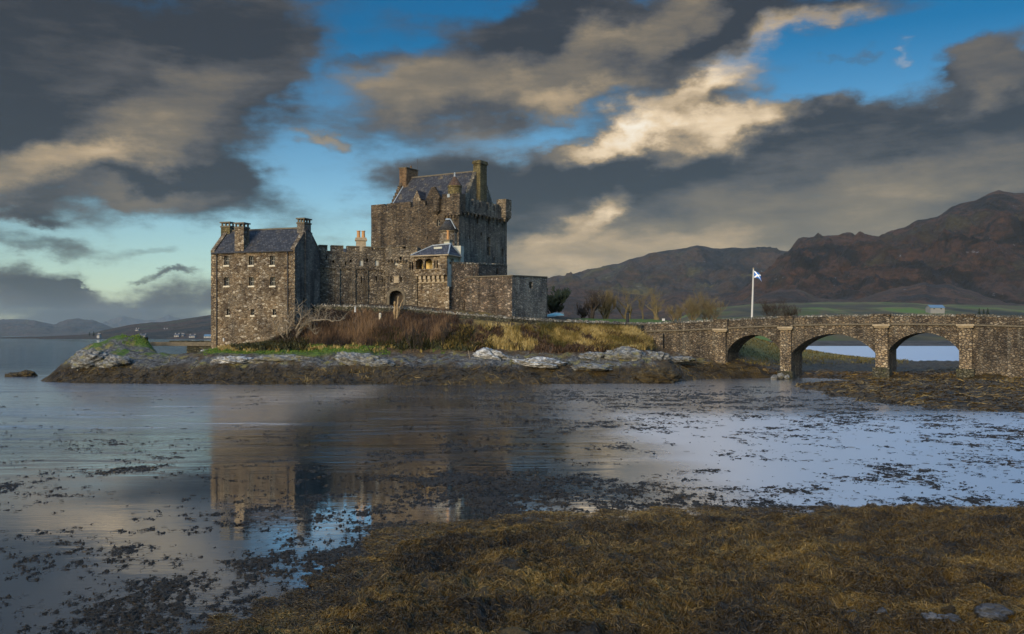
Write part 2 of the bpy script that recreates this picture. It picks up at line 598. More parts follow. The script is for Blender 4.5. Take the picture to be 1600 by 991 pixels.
M['coping'] = stone('coping_stone', [(0.10, 0.09, 0.07), (0.20, 0.185, 0.15), (0.30, 0.28, 0.24), (0.14, 0.13, 0.10), (0.40, 0.39, 0.35)], 0.30, 1.0, (0.05, 0.05, 0.04), 0.07, 0.5, 0.3, 0.2, 83)
M['dressed'] = plain('dressed_stone', (0.27, 0.22, 0.15), 0.9, 0.3, 3.0)
M['dressed_dark'] = plain('weathered_stone', (0.10, 0.085, 0.06), 0.9, 0.35, 4.0)
M['sill'] = plain('pale_sill', (0.46, 0.42, 0.33), 0.85, 0.2, 5.0)
M['brickwarm'] = stone('warm_chimney_stone', [(0.10, 0.065, 0.035), (0.19, 0.12, 0.06), (0.24, 0.155, 0.08), (0.15, 0.10, 0.06)], 0.32, 2.0, (0.16, 0.10, 0.06), 0.06, 0.3, 0.1, 0.3, 91)
M['mosschim'] = stone('mossy_chimney_stone', [(0.10, 0.085, 0.035), (0.17, 0.14, 0.06), (0.21, 0.175, 0.085), (0.14, 0.115, 0.06)], 0.34, 2.0, (0.08, 0.07, 0.035), 0.06, 0.4, 0.2, 0.4, 97)
M['pot'] = plain('clay_pot', (0.36, 0.19, 0.075), 0.8, 0.2, 5.0)
M['harl'] = plain('white_harling', (0.36, 0.36, 0.30), 0.95, 0.25, 1.6)
M['sunlit'] = plain('sunlit_plaster', (0.52, 0.38, 0.15), 0.95, 0.15, 2.0)  # pale plaster with the loggia's warm sunlight put into its colour
M['lead'] = plain('lead_flashing', (0.22, 0.25, 0.27), 0.45, 0.2, 3.0)
M['iron'] = plain('black_iron', (0.018, 0.018, 0.020), 0.5, 0.2, 9.0)
M['timber'] = plain('dark_timber', (0.035, 0.026, 0.018), 0.7, 0.3, 8.0)
M['frame'] = plain('window_paint', (0.20, 0.19, 0.165), 0.6, 0.15, 8.0)
M['white'] = plain('white_paint', (0.40, 0.40, 0.39), 0.5, 0.08, 5.0)
M['panel'] = plain('pale_shutter', (0.36, 0.36, 0.32), 0.8, 0.2, 4.0)
M['farwhite'] = plain('far_white_wall', (0.26, 0.255, 0.245), 0.9, 0.05, 0.5)
M['fargrey'] = plain('far_grey_wall', (0.17, 0.17, 0.165), 0.9, 0.05, 0.5)
M['farroof'] = plain('far_slate', (0.06, 0.065, 0.075), 0.7, 0.1, 0.5)
M['farblue'] = plain('blue_sheet_roof', (0.07, 0.125, 0.18), 0.45, 0.1, 0.5)
M['teal'] = plain('turquoise_paint', (0.20, 0.38, 0.38), 0.5, 0.2, 3.0)
M['dark'] = plain('slit_shade', (0.006, 0.006, 0.006), 0.9, 0.1, 3.0)  # near-black colour painting the shade inside slits
m, t, b = new_mat('window_glass')
t.put(b.inputs['Base Color'], (0.012, 0.014, 0.016))
b.inputs['Roughness'].default_value = 0.12
b.inputs['Specular IOR Level'].default_value = 0.5
M['glass'] = m

# terrain of the island and the weed bar: cover.r weed, .g rock, .b green turf, .a gold grass; the rest is brown earth
m, t, b = new_mat('shore_ground')
cov = t.n('ShaderNodeAttribute', attribute_name='cover')
cr_, cg_, cb_ = t.sep(cov.outputs['Color'])[:3]
ca_ = cov.outputs['Alpha']
tc = t.n('ShaderNodeNewGeometry').outputs['Position']
n1 = t.noise(t.map(tc, scale=(1, 1, 2.2)), 2.6, 7, 0.68, 0.6)
n2 = t.noise(t.map(tc, scale=(0.5, 1.2, 2.4)), 1.1, 6, 0.62, 1.2)
n3 = t.noise(tc, 11.0, 5, 0.7)
weed = t.ramp(t.math('ADD', t.math('MULTIPLY', n2, 0.55), t.math('MULTIPLY', n3, 0.45)), [(0.34, (0.010, 0.008, 0.005)), (0.47, (0.030, 0.020, 0.007)), (0.57, (0.064, 0.042, 0.012)), (0.69, (0.11, 0.075, 0.022))])
rk = t.ramp(t.math('ADD', t.math('MULTIPLY', n1, 0.7), t.math('MULTIPLY', n3, 0.3)), [(0.38, (0.022, 0.022, 0.022)), (0.49, (0.070, 0.070, 0.068)), (0.58, (0.15, 0.148, 0.138)), (0.68, (0.38, 0.375, 0.35))])
rk = t.mix(t.rng(t.noise(tc, 0.8, 4, 0.6), 0.52, 0.62, 0.0, 0.75), rk, t.ramp(n3, [(0.4, (0.10, 0.095, 0.02)), (0.6, (0.30, 0.25, 0.06))]))
ert = t.ramp(n1, [(0.3, (0.018, 0.013, 0.009)), (0.5, (0.060, 0.040, 0.022)), (0.7, (0.12, 0.085, 0.045))])
grn = t.ramp(n1, [(0.3, (0.022, 0.040, 0.006)), (0.5, (0.055, 0.105, 0.010)), (0.72, (0.13, 0.15, 0.03))])
gld = t.ramp(n1, [(0.3, (0.05, 0.042, 0.014)), (0.5, (0.16, 0.115, 0.035)), (0.7, (0.28, 0.20, 0.07))])
c = t.mix(ca_, ert, gld)
c = t.mix(cb_, c, grn)
c = t.mix(cg_, c, rk)
c = t.mix(cr_, c, weed)
t.put(b.inputs['Base Color'], c)
t.put(b.inputs['Roughness'], t.rng(cr_, 0, 1, 0.9, 0.62))
t.put(b.inputs['Normal'], t.bump(t.math('ADD', n1, t.math('MULTIPLY', n3, 0.6)), 0.9, 0.28))
M['shore'] = m


def strands(name, stops, rough=0.6):
    m, t, b = new_mat(name)
    a = t.n('ShaderNodeAttribute', attribute_name='tint')
    t.put(b.inputs['Base Color'], t.ramp(a.outputs['Fac'], stops))
    b.inputs['Roughness'].default_value = rough
    return m


KELP = [(0.0, (0.005, 0.0045, 0.003)), (0.28, (0.022, 0.015, 0.006)), (0.55, (0.058, 0.037, 0.009)), (0.8, (0.110, 0.070, 0.016)), (1.0, (0.20, 0.135, 0.038))]
M['kelp'] = strands('wrack', KELP, 0.5)
M['kelpbed'] = m = strands('wrack_bed', KELP, 0.6)
t = NT(m.node_tree)
b = m.node_tree.nodes['Principled BSDF']
tc = t.n('ShaderNodeNewGeometry').outputs['Position']
nf = t.noise(t.map(tc, scale=(1, 1.3, 1)), 16.0, 6, 0.72, 1.0)
at = [n for n in m.node_tree.nodes if n.type == 'ATTRIBUTE'][0]
rp = [n for n in m.node_tree.nodes if n.type == 'VALTORGB'][0]
t.put(rp.inputs[0], t.math('ADD', t.math('MULTIPLY', at.outputs['Fac'], 0.8), t.rng(nf, 0.3, 0.7, -0.30, 0.30)))
t.put(b.inputs['Normal'], t.bump(nf, 1.0, 0.08))
M['twig_brown'] = strands('brown_twigs', [(0.0, (0.014, 0.010, 0.009)), (0.5, (0.078, 0.047, 0.028)), (1.0, (0.18, 0.115, 0.065))], 0.9)
M['twig_dark'] = strands('dark_leaves', [(0.0, (0.010, 0.012, 0.006)), (0.5, (0.030, 0.034, 0.012)), (1.0, (0.075, 0.070, 0.025))], 0.8)
M['gold'] = strands('winter_grass', [(0.0, (0.06, 0.055, 0.015)), (0.4, (0.16, 0.12, 0.035)), (0.75, (0.30, 0.22, 0.075)), (1.0, (0.44, 0.34, 0.14))], 0.85)
M['turf'] = strands('green_turf', [(0.0, (0.025, 0.050, 0.006)), (0.5, (0.060, 0.12, 0.010)), (1.0, (0.16, 0.17, 0.035))], 0.85)
M['bark_pale'] = plain('pale_bark', (0.17, 0.14, 0.10), 0.9, 0.35, 4.0)
M['bark_tan'] = plain('tan_bark', (0.23, 0.165, 0.09), 0.9, 0.3, 4.0)
M['bark_olive'] = plain('olive_bark', (0.12, 0.094, 0.046), 0.9, 0.3, 4.0)
M['bark_dark'] = plain('dark_bark', (0.035, 0.027, 0.020), 0.9, 0.3, 4.0)
M['conifer'] = plain('conifer_green', (0.016, 0.026, 0.014), 0.9, 0.3, 1.0)


def boulder_mat(name, dark, mid, light, lich):
    m, t, b = new_mat(name)
    tc = t.n('ShaderNodeNewGeometry').outputs['Position']
    n = t.noise(t.map(tc, scale=(1, 1, 1.8), rot=(0.3, 0.5, 0)), 2.4, 8, 0.7, 0.8)
    c = t.ramp(n, [(0.34, dark), (0.48, mid), (0.62, light)])
    c = t.mix(t.rng(t.noise(tc, 1.3, 4, 0.6), 0.55, 0.63, 0.0, 0.8), c, lich)
    t.put(b.inputs['Base Color'], c)
    b.inputs['Roughness'].default_value = 0.9
    t.put(b.inputs['Normal'], t.bump(n, 1.0, 0.2))
    return m


M['rock_pale'] = boulder_mat('pale_rock', (0.06, 0.06, 0.06), (0.19, 0.19, 0.185), (0.52, 0.52, 0.50), (0.10, 0.085, 0.045))
M['rock_grey'] = boulder_mat('grey_rock', (0.035, 0.038, 0.042), (0.10, 0.102, 0.10), (0.27, 0.27, 0.255), (0.17, 0.155, 0.07))
M['rock_slate'] = boulder_mat('slate_stone', (0.025, 0.028, 0.034), (0.06, 0.066, 0.078), (0.12, 0.13, 0.15), (0.05, 0.05, 0.05))
M['rock_dark'] = boulder_mat('weedy_rock', (0.012, 0.010, 0.007), (0.032, 0.024, 0.012), (0.085, 0.062, 0.026), (0.05, 0.036, 0.012))


# hills: heather, bracken, grass and crag by noise
def hill(name, cols, crag, scale, cragamt, bumpd):
    m, t, b = new_mat(name)
    tc = t.n('ShaderNodeNewGeometry').outputs['Position']
    p = t.map(tc, scale=(1, 0.8, 1.9))
    a = t.noise(p, scale, 8, 0.60, 1.0)
    c = t.ramp(a, [(0.36, cols[0]), (0.45, cols[1]), (0.51, cols[2]), (0.56, cols[3]), (0.66, cols[4])])
    d = t.noise(p, scale * 2.3, 9, 0.72, 0.4)
    c = t.mix(t.math('MULTIPLY', t.rng(d, 0.55, 0.64), cragamt), c, crag)
    g = t.noise(p, scale * 11, 5, 0.75)
    c = t.mix(1.0, c, t.ramp(g, [(0.3, (0.55,) * 3), (0.7, (1.45,) * 3)]), 'MULTIPLY')
    k = t.noise(p, scale * 6, 4, 0.8)
    c = t.mix(t.math('MULTIPLY', t.rng(k, 0.64, 0.70), t.rng(d, 0.5, 0.6)), c, (0.24, 0.24, 0.25))
    t.put(b.inputs['Base Color'], c)
    b.inputs['Roughness'].default_value = 0.95
    t.put(b.inputs['Normal'], t.bump(t.math('ADD', d, t.math('MULTIPLY', a, 1.4)), 1.0, bumpd))
    return m


M['hill_big'] = hill('bracken_hill', [(0.006, 0.006, 0.005), (0.017, 0.012, 0.009), (0.064, 0.033, 0.020), (0.029, 0.019, 0.013), (0.050, 0.041, 0.022)], (0.011, 0.012, 0.013), 0.0075, 0.9, 30)
M['hill_far'] = hill('moor_hill', [(0.011, 0.011, 0.010), (0.025, 0.020, 0.016), (0.052, 0.032, 0.021), (0.031, 0.026, 0.017), (0.080, 0.064, 0.024)], (0.028, 0.030, 0.030), 0.0062, 0.7, 26)
M['hill_foot'] = hill('heather_foothill', [(0.014, 0.012, 0.010), (0.022, 0.014, 0.010), (0.060, 0.032, 0.019), (0.028, 0.018, 0.012), (0.060, 0.045, 0.022)], (0.010, 0.011, 0.009), 0.014, 0.8, 8)
M['hill_left'] = hill('distant_hill', [(0.015, 0.018, 0.017), (0.028, 0.027, 0.022), (0.055, 0.034, 0.026), (0.035, 0.026, 0.02), (0.04, 0.045, 0.026)], (0.03, 0.04, 0.03), 0.010, 0.5, 10)
M['field'] = hill('pasture', [(0.035, 0.045, 0.012), (0.12, 0.095, 0.032), (0.028, 0.036, 0.010), (0.15, 0.12, 0.042), (0.055, 0.14, 0.008)], (0.016, 0.018, 0.009), 0.013, 0.9, 3)
m, t, b = new_mat('pasture_strips')
tc = t.n('ShaderNodeNewGeometry').outputs['Position']
fa = t.noise(t.map(tc, scale=(0.022, 0.0085, 0.0)), 1.0, 3, 0.45, 0.4)
fb_ = t.noise(t.map(tc, scale=(0.010, 0.016, 0.0), loc=(3, 5, 0)), 1.0, 3, 0.5, 0.4)
c = t.ramp(fa, [(0.36, (0.014, 0.017, 0.007)), (0.45, (0.062, 0.048, 0.018)), (0.52, (0.036, 0.052, 0.009)), (0.58, (0.10, 0.082, 0.030)), (0.66, (0.062, 0.105, 0.012))])
c = t.mix(t.rng(fb_, 0.50, 0.60), c, (0.030, 0.026, 0.014))
t.put(b.inputs['Base Color'], c)
b.inputs['Roughness'].default_value = 0.95
M['field'] = m
M['spit'] = hill('far_weed', [(0.02, 0.018, 0.014), (0.035, 0.03, 0.025), (0.05, 0.045, 0.04), (0.045, 0.04, 0.03), (0.06, 0.055, 0.04)], (0.02, 0.02, 0.02), 0.05, 0.5, 0.5)

# water: dark body, sky mirror, wind ripples in patches
m, t, b = new_mat('sea_water')
tc = t.n('ShaderNodeNewGeometry').outputs['Position']
X_, Y_, Z_ = t.sep(tc)[:3]
fine = t.noise(t.map(tc, scale=(0.9, 2.6, 1), rot=(0, 0, R(7))), 1.9, 4, 0.6, 0.3)
mid = t.noise(t.map(tc, scale=(0.35, 1.0, 1), rot=(0, 0, R(-5))), 0.9, 4, 0.55, 0.4)
swell = t.noise(t.map(tc, scale=(0.30, 1.0, 1)), 0.22, 4, 0.55)
patch = t.noise(t.map(tc, scale=(0.5, 1.3, 1), rot=(0, 0, R(-12))), 0.055, 4, 0.6, 0.5)
near = t.rng(t.math('ADD', Y_, t.math('MULTIPLY', patch, 14.0)), 38, 62, 0.0, 1.0, smooth=True)
ruf = t.math('MULTIPLY', near, t.rng(patch, 0.40, 0.58, 0.40, 1.3, smooth=True))
calm = t.rng(t.math('ADD', X_, t.math('MULTIPLY', patch, 22.0)), 8, 22, 1.0, 0.22, smooth=True)   # sheltered by the bridge
far = t.math('MULTIPLY', t.rng(Y_, 100, 170, 0.0, 1.0, smooth=True), t.rng(X_, 60, -10, 1.1, 1.0))
ruf = t.math('MAXIMUM', t.math('MULTIPLY', ruf, calm), far)
wav = t.noise(t.map(tc, scale=(0.30, 1.0, 1), rot=(0, 0, R(9))), 0.42, 3, 0.5, 0.6)
h = t.math('ADD', t.math('ADD', t.math('MULTIPLY', fine, 0.030), t.math('MULTIPLY', mid, 0.10)), t.math('MULTIPLY', wav, 0.16))
h = t.math('MULTIPLY', h, t.math('ADD', t.math('MULTIPLY', ruf, 1.0), 0.05))
h = t.math('ADD', h, t.math('MULTIPLY', t.math('MULTIPLY', swell, far), 0.35))
t.put(b.inputs['Normal'], t.bump(h, 1.0, 1.0))
t.put(b.inputs['Base Color'], t.mix(t.rng(Y_, 85, 140), (0.005, 0.011, 0.015), (0.006, 0.034, 0.062)))  # near body darkened to deepen the castle's reflection
b.inputs['Roughness'].default_value = 0.02
b.inputs['IOR'].default_value = 1.4
b.inputs['Specular IOR Level'].default_value = 0.5
gl = t.n('ShaderNodeBsdfGlossy')
gl.inputs['Color'].default_value = (0.97, 0.98, 1.0, 1)
gl.inputs['Roughness'].default_value = 0.02
t.t.links.new(b.inputs['Normal'].links[0].from_socket, gl.inputs['Normal'])
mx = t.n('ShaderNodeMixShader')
mirror_w = t.math('MAXIMUM', t.rng(X_, 1, 5, 0.08, 0.88, smooth=True), t.rng(X_, -10, -15, 0.08, 0.88, smooth=True))  # mirror weakened in a band to paint the castle's reflection darker
mirror_w = t.math('MAXIMUM', mirror_w, t.rng(Y_, 32, 27, 0.0, 0.88, smooth=True))
t.put(mx.inputs[0], t.math('MAXIMUM', t.math('MULTIPLY', mirror_w, t.rng(Y_, 92, 135, 1.0, 0.0, smooth=True)), t.rng(X_, 14, 36, 0.0, 0.88, smooth=True)))
t.put(gl.inputs['Roughness'], t.rng(t.math('ADD', X_, t.math('MULTIPLY', patch, 8.0)), 5, 12, 0.0, 0.34, smooth=True))
farside = t.rng(t.math('ADD', Y_, t.math('MULTIPLY', patch, 16.0)), 62, 82, 1.0, 0.30, smooth=True)
t.put(gl.inputs['Roughness'], t.math('MULTIPLY', gl.inputs['Roughness'].links[0].from_socket, t.math('MAXIMUM', farside, t.rng(Y_, 118, 135))))
t.put(gl.inputs['Roughness'], t.math('MAXIMUM', gl.inputs['Roughness'].links[0].from_socket, t.rng(X_, -9, -15, 0.03, 0.13, smooth=True)))
t.put(gl.inputs['Roughness'], t.math('MAXIMUM', gl.inputs['Roughness'].links[0].from_socket, t.rng(t.math('ADD', Y_, t.math('MULTIPLY', patch, 14.0)), 46, 62, 0.0, 0.20, smooth=True)))
t.put(b.inputs['Specular IOR Level'], t.rng(Y_, 92, 150, 0.5, 0.015))
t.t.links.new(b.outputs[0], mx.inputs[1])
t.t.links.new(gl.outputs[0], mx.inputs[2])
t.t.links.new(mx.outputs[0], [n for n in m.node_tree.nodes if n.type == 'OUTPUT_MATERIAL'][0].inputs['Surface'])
M['water'] = m

# flag: white saltire on blue, in the cloth's own coordinates
m, t, b = new_mat('flag_cloth')
uv = t.n('ShaderNodeAttribute', attribute_name='cloth').outputs['Color']
u_, v_, _ = t.sep(uv)[:3]
d1 = t.math('ABSOLUTE', t.math('SUBTRACT', u_, v_))
d2 = t.math('ABSOLUTE', t.math('SUBTRACT', t.math('ADD', u_, v_), 1.0))
s_ = t.math('LESS_THAN', t.math('MINIMUM', d1, d2), 0.13)
t.put(b.inputs['Base Color'], t.mix(s_, (0.03, 0.16, 0.52), (0.8, 0.8, 0.8)))
b.inputs['Roughness'].default_value = 0.8
M['flag'] = m


# ------------------------------------------------------------------ water, far land
def structure(o):
    o['kind'] = 'structure'
    return o


mb = MB()
xs = [-9000, -400, 400, 9000]
ys = [-400, 12, 200, 9500]
for i in range(3):
    for j in range(3):
        mb.poly([(xs[i], ys[j], 0), (xs[i + 1], ys[j], 0), (xs[i + 1], ys[j + 1], 0), (xs[i], ys[j + 1], 0)])
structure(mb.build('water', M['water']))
mb = MB()
mb.poly([(-9500, -450, -2.5), (9500, -450, -2.5), (9500, 9800, -2.5), (-9500, 9800, -2.5)])
structure(mb.build('seabed', M['spit']))


def grid_faces(nr, nc):
    i = np.arange(nr * nc).reshape(nr, nc)
    return np.stack([i[:-1, :-1], i[:-1, 1:], i[1:, 1:], i[1:, :-1]], -1).reshape(-1, 4)


def ridge(name, sil, Yr, Yb, Zb, mat, amp, nscale, pw=1.25, cols=420, rows=90, back=0.35, seed=1, jag=1.0):
    """hill range: skyline through photo pixels at depth Yr, foot at depth Yb"""
    sil = sorted(sil)
    px = np.linspace(sil[0][0], sil[-1][0], cols)
    py = np.interp(px, [q[0] for q in sil], [q[1] for q in sil])
    py = py - (fbm(px * 0.05, px * 0 + seed, 5, seed) - 0.5) * 5.0 * jag
    Zr = CAMZ + (HZ - py) / FPX * Yr
    t = np.concatenate([np.linspace(0, 1, rows), 1 + np.linspace(0.04, 1, rows // 4)])
    T, PX = np.meshgrid(t, px, indexing='ij')
    ZR = np.broadcast_to(Zr, T.shape)
    Y = Yb + (Yr - Yb) * np.where(T < 1, T, 1 + (T - 1) * back * 2)
    X = (PX - 800) / FPX * Y
    prof = np.where(T <= 1, T ** pw, np.cos(np.clip(T - 1, 0, 1) * math.pi / 2))
    Z = Zb + (ZR - Zb) * prof
    f1 = fbm(X * nscale, Y * nscale * 0.8, 7, seed + 5, 0.55, ridged=True) - 0.55
    f2 = fbm(X * nscale * 3.1, Y * nscale * 2.3, 5, seed + 9, 0.55) - 0.5
    env = np.where(T < 1, np.sin(np.clip(T, 0, 1) * math.pi) ** 0.7 * 0.97 + 0.03 * T, 0.1)
    Z = Z + (f1 * 1.0 + f2 * 0.45) * amp * env * np.clip((ZR - Zb) / 120.0, 0.15, 1.2)
    V = np.stack([X, Y, Z], -1).reshape(-1, 3)
    return structure(np_mesh(name, V, [grid_faces(*T.shape)], mat, smooth=True))


ridge('hills', [(560, 512), (640, 505), (700, 486), (760, 468), (800, 452), (856, 436), (888, 431), (908, 426.5), (944, 415.6), (966, 414), (983, 405), (1005, 401), (1014, 395), (1041, 391), (1072, 389), (1089, 384.6), (1106, 388), (1126, 390), (1148, 388), (1162, 390), (1191, 387), (1220, 391), (1262, 398), (1320, 420), (1420, 450), (1520, 480)],
      2700, 1650, 20, M['hill_far'], 90, 0.0052, 1.1, seed=21, jag=0.45)
ridge('hills', [(1040, 492), (1095, 476), (1130, 462), (1150, 457), (1178, 433), (1206, 418), (1234, 392), (1248, 378), (1276, 374), (1319, 369), (1340, 373), (1358, 377), (1392, 363), (1414, 357), (1434, 345), (1465, 338), (1487, 322), (1524, 314), (1544, 304), (1561, 300), (1586, 305), (1640, 300), (1720, 286), (1850, 310), (2050, 350), (2300, 420), (2500, 500)],
      1750, 1150, 34, M['hill_big'], 85, 0.0075, 1.15, jag=0.45, cols=620, rows=140, seed=33)
ridge('hills', [(740, 505), (800, 462), (856, 447), (876, 443.5), (896, 447), (920, 453), (985, 458), (1030, 466), (1053, 459), (1072, 456), (1106, 461), (1160, 470), (1210, 485), (1260, 500)],
      1080, 800, 8, M['hill_foot'], 24, 0.016, 1.0, cols=300, rows=60, seed=44, jag=0.9)
ridge('hills', [(1090, 500), (1130, 476), (1170, 468), (1215, 452), (1245, 452), (1280, 466), (1330, 470), (1375, 457), (1410, 448), (1448, 442), (1490, 447), (1530, 458), (1572, 472), (1650, 478), (1800, 470), (2100, 480), (2300, 500)],
      1060, 900, 26, M['hill_foot'], 26, 0.02, 0.9, cols=400, rows=60, seed=55, jag=1.4)
ridge('pasture', [(960, 512), (1040, 500), (1090, 484), (1180, 475), (1290, 472), (1400, 473), (1500, 476), (1600, 478), (1800, 476), (2200, 478)],
      940, 520, 0.2, M['field'], 14, 0.014, 0.85, cols=420, rows=70, seed=66, jag=0.3)
ridge('spit', [(1150, 533.5), (1260, 532.6), (1400, 532.4), (1520, 532.6), (1700, 533)], 480, 445, -0.15, M['spit'], 0.8, 0.05, 0.7, cols=160, rows=14, seed=68, jag=0.05)
# left: the near shore with houses, hazy hills, pale mountains far away
ridge('hills', [(60, 526.5), (138, 522.5), (155, 518), (175, 513.5), (200, 508), (222, 505), (255, 503), (300, 496.5), (328, 493), (400, 487), (480, 494), (560, 505), (650, 515), (720, 525)],
      1650, 1250, -0.5, M['hill_left'], 16, 0.010, 0.8, cols=320, rows=60, seed=71, jag=0.35)
ridge('hills', [(-500, 490), (-250, 498), (-80, 496), (0, 501), (33, 500), (55, 502), (84, 507.6), (106, 501), (124, 500), (144, 501.6), (158, 506), (185, 516), (230, 525)],
      8000, 5200, -0.5, M['hill_left'], 90, 0.002, 0.7, cols=300, rows=50, seed=77, jag=0.3)
ridge('hills', [(-300, 518), (0, 527), (60, 526), (110, 524), (150, 526.5), (240, 528)], 1800, 1450, -0.5, M['hill_left'], 6, 0.02, 0.7, cols=200, rows=24, seed=79, jag=0.15)
ridge('mountains', [(100, 520), (155, 508), (173, 499), (190, 494), (206, 499), (226, 503), (245, 500), (255, 496), (264, 492.5), (272, 496), (285, 500), (320, 505), (420, 515), (560, 520)],
      13000, 10500, -0.5, M['hill_left'], 150, 0.0015, 0.8, cols=260, rows=40, seed=81, jag=0.3)

# ------------------------------------------------------------------ island terrain through control points
CP = []


def cp(px, py, Y):
    x, y = XY(px, Y)
    CP.append((x, y, ZP(py, Y)))


def cz(px, Y, z):
    x, y = XY(px, Y)
    CP.append((x, y, z))


WL = [(78, 102.7), (110, 101.3), (150, 100.2), (250, 99.0), (330, 98.0), (420, 97.4), (500, 97.2), (600, 97.2), (700, 96.4), (800, 97.2), (900, 98.7), (1000, 100), (1050, 101.5), (1080, 106), (1120, 110), (1180, 112), (1225, 113.5)]
for px, Y in WL:
    cz(px, Y, 0.0)
    cz(px, Y - 4, -0.9)
for a in [(111, 560, 106.5), (133, 546, 108.5), (164, 534, 110.2), (184, 528, 111.2), (205, 527.5, 111.6), (222, 528.5, 111.5), (236, 539, 111), (246, 552, 110), (270, 556.5, 108.8), (300, 555, 108.2), (150, 572, 103.2), (250, 574, 102.0), (250, 562, 104.8), (190, 556, 106), (205, 545, 108.5)]:
    cp(*a)
for a in [(60, 108, -1.2), (100, 112, -.2), (150, 116, 0), (200, 117.5, .1), (236, 116, -.3), (270, 113.5, -.6), (300, 113.5, -.6), (318, 118, -.8)]:
    cz(*a)
for px, py, dy in [(330, 576, 2.8), (420, 575, 3), (500, 575, 3.2), (600, 575, 3.4), (700, 579, 3.2), (800, 576, 3.4), (900, 576, 3.4), (1000, 572, 3.0)]:
    cp(px, py, np.interp(px, [q[0] for q in WL], [q[1] for q in WL]) + dy)
for a in [(1010, 569, 103.6), (1040, 570, 104.2), (1100, 584, 111.0), (330, 558, 103.2), (400, 556, 103.6), (470, 556, 103.2), (560, 549, 104.2), (620, 566, 102.6), (700, 566, 102.4), (760, 554, 104.6), (800, 562, 103.8), (900, 562, 104.4), (960, 554, 105.8), (1010, 550, 106.8), (1035, 558, 106),
          (340, 547.5, 106.6), (470, 547, 105.8), (560, 544, 106.3), (600, 553, 105.4), (650, 559, 105.2), (520, 520, 108.8), (600, 520, 108.8), (700, 551, 106.3), (700, 520, 108.6), (440, 533, 108.4), (472, 506, 109.8), (500, 488, 111.9),
          (560, 489, 111.7), (640, 492, 111.2), (700, 499, 110.6), (750, 504, 110.4), (800, 507, 110.4), (850, 511, 112.0), (900, 513, 114.2), (950, 515, 116.2), (990, 517, 118.6),
          (750, 530, 108.6), (800, 545, 107.2), (850, 530, 109.6), (850, 553, 106.4), (900, 545, 108), (950, 530, 112), (950, 550, 107.6), (1000, 534, 113.4), (1000, 548, 109.4),
          (1033, 561, 116.2), (1080, 566, 115.2), (1120, 569, 114.2), (1150, 573, 113.4), (1180, 578, 113.0)]:
    cp(*a)
for a in [(330, 109, 3.3), (330, 112.8, 2.8), (400, 111.5, 3.4), (450, 113, 4.5), (450, 120, 5), (520, 119, 8.5), (600, 121, 8.6), (600, 135, 8.7), (700, 119, 8.3), (700, 140, 8.5), (800, 117.5, 7.4), (860, 120, 7.0), (900, 125, 6.8), (900, 141, 7.1), (980, 128, 6.7), (980, 141, 7.35), (980, 150, 7.2), (1040, 141, 7.2), (1060, 128, 6.3), (1060, 148, 6.4), (1120, 123, 5.3), (1120, 140, 5.6),
          (1150, 118.5, 2.2), (1165, 121, 2.2), (1200, 124, 1.6), (1215, 138, 3.6), (1160, 133, 5.2), (1255, 128, 1.0), (1255, 150, 2.6), (1300, 150, 1.9), (1340, 160, 1.0), (1400, 165, .1), (1300, 175, .9), (1300, 192, -1), (1420, 190, -1),
          (330, 130, -1), (400, 140, 0), (500, 150, 1), (600, 165, 1), (700, 172, 0), (850, 172, 0), (1000, 172, 0), (1150, 178, 0), (330, 150, -2), (600, 192, -2), (900, 195, -2), (1200, 205, -2), (450, 128, 3)]:
    cz(*a)
# right: weed covered bar in front of the bridge, stream and flats under the arches
for a in [(1245, 93, -.02), (1300, 79, -.02), (1350, 71.5, -.02), (1450, 66.5, -.02), (1600, 62.5, -.02), (1750, 60, 0), (1240, 104, -.35), (1245, 112, -.2), (1300, 109, -.15), (1340, 106.5, .05),
          (1300, 92, .45), (1350, 92, .62), (1400, 90, .72), (1500, 90, .75), (1600, 88, .8), (1750, 88, .9), (1400, 78, .42), (1500, 75, .45), (1600, 72, .5), (1300, 86, .25), (1270, 96, .18),
          (1400, 101, .02), (1450, 99, -.04), (1500, 97, -.02), (1560, 95.5, .1), (1640, 95, .2), (1290, 118, .6), (1330, 130, 1.0), (1385, 107, .95), (1410, 130, .8), (1450, 108, .3), (1450, 140, .9), (1500, 120, .8), (1450, 165, .6), (1510, 101.8, .8), (1560, 101, 1.3), (1640, 99, 1.3), (1700, 103, 1.5),
          (1500, 150, .7), (1600, 130, 1.4), (1750, 110, 1.6), (1600, 165, .2), (1500, 180, -1), (1700, 190, -1),
          (1240, 85, -.6), (1300, 72, -.6), (1350, 65, -.6), (1500, 58, -.6), (1750, 54, -.6), (1000, 93, -1), (1100, 100, -1), (1180, 104, -.6), (700, 88, -1.2), (300, 88, -1.2), (1150, 90, -1)]:
    cz(*a)
CP = np.array(CP)
D = np.sqrt(((CP[:, None, :2] - CP[None, :, :2]) ** 2).sum(-1) + 0.6)
A = np.ones((len(CP) + 1, len(CP) + 1))
A[:-1, :-1] = D
A[-1, -1] = 0
A[np.arange(len(CP)), np.arange(len(CP))] += -0.02
coef = np.linalg.solve(A, np.append(CP[:, 2], 0))


def land0(x, y):
    x = np.asarray(x, float)
    y = np.asarray(y, float)
    sh = x.shape
    x, y = x.ravel(), y.ravel()
    out = np.full(len(x), coef[-1])
    for i in range(len(CP)):
        out += coef[i] * np.sqrt((x - CP[i, 0]) ** 2 + (y - CP[i, 1]) ** 2 + 0.6)
    return out.reshape(sh)


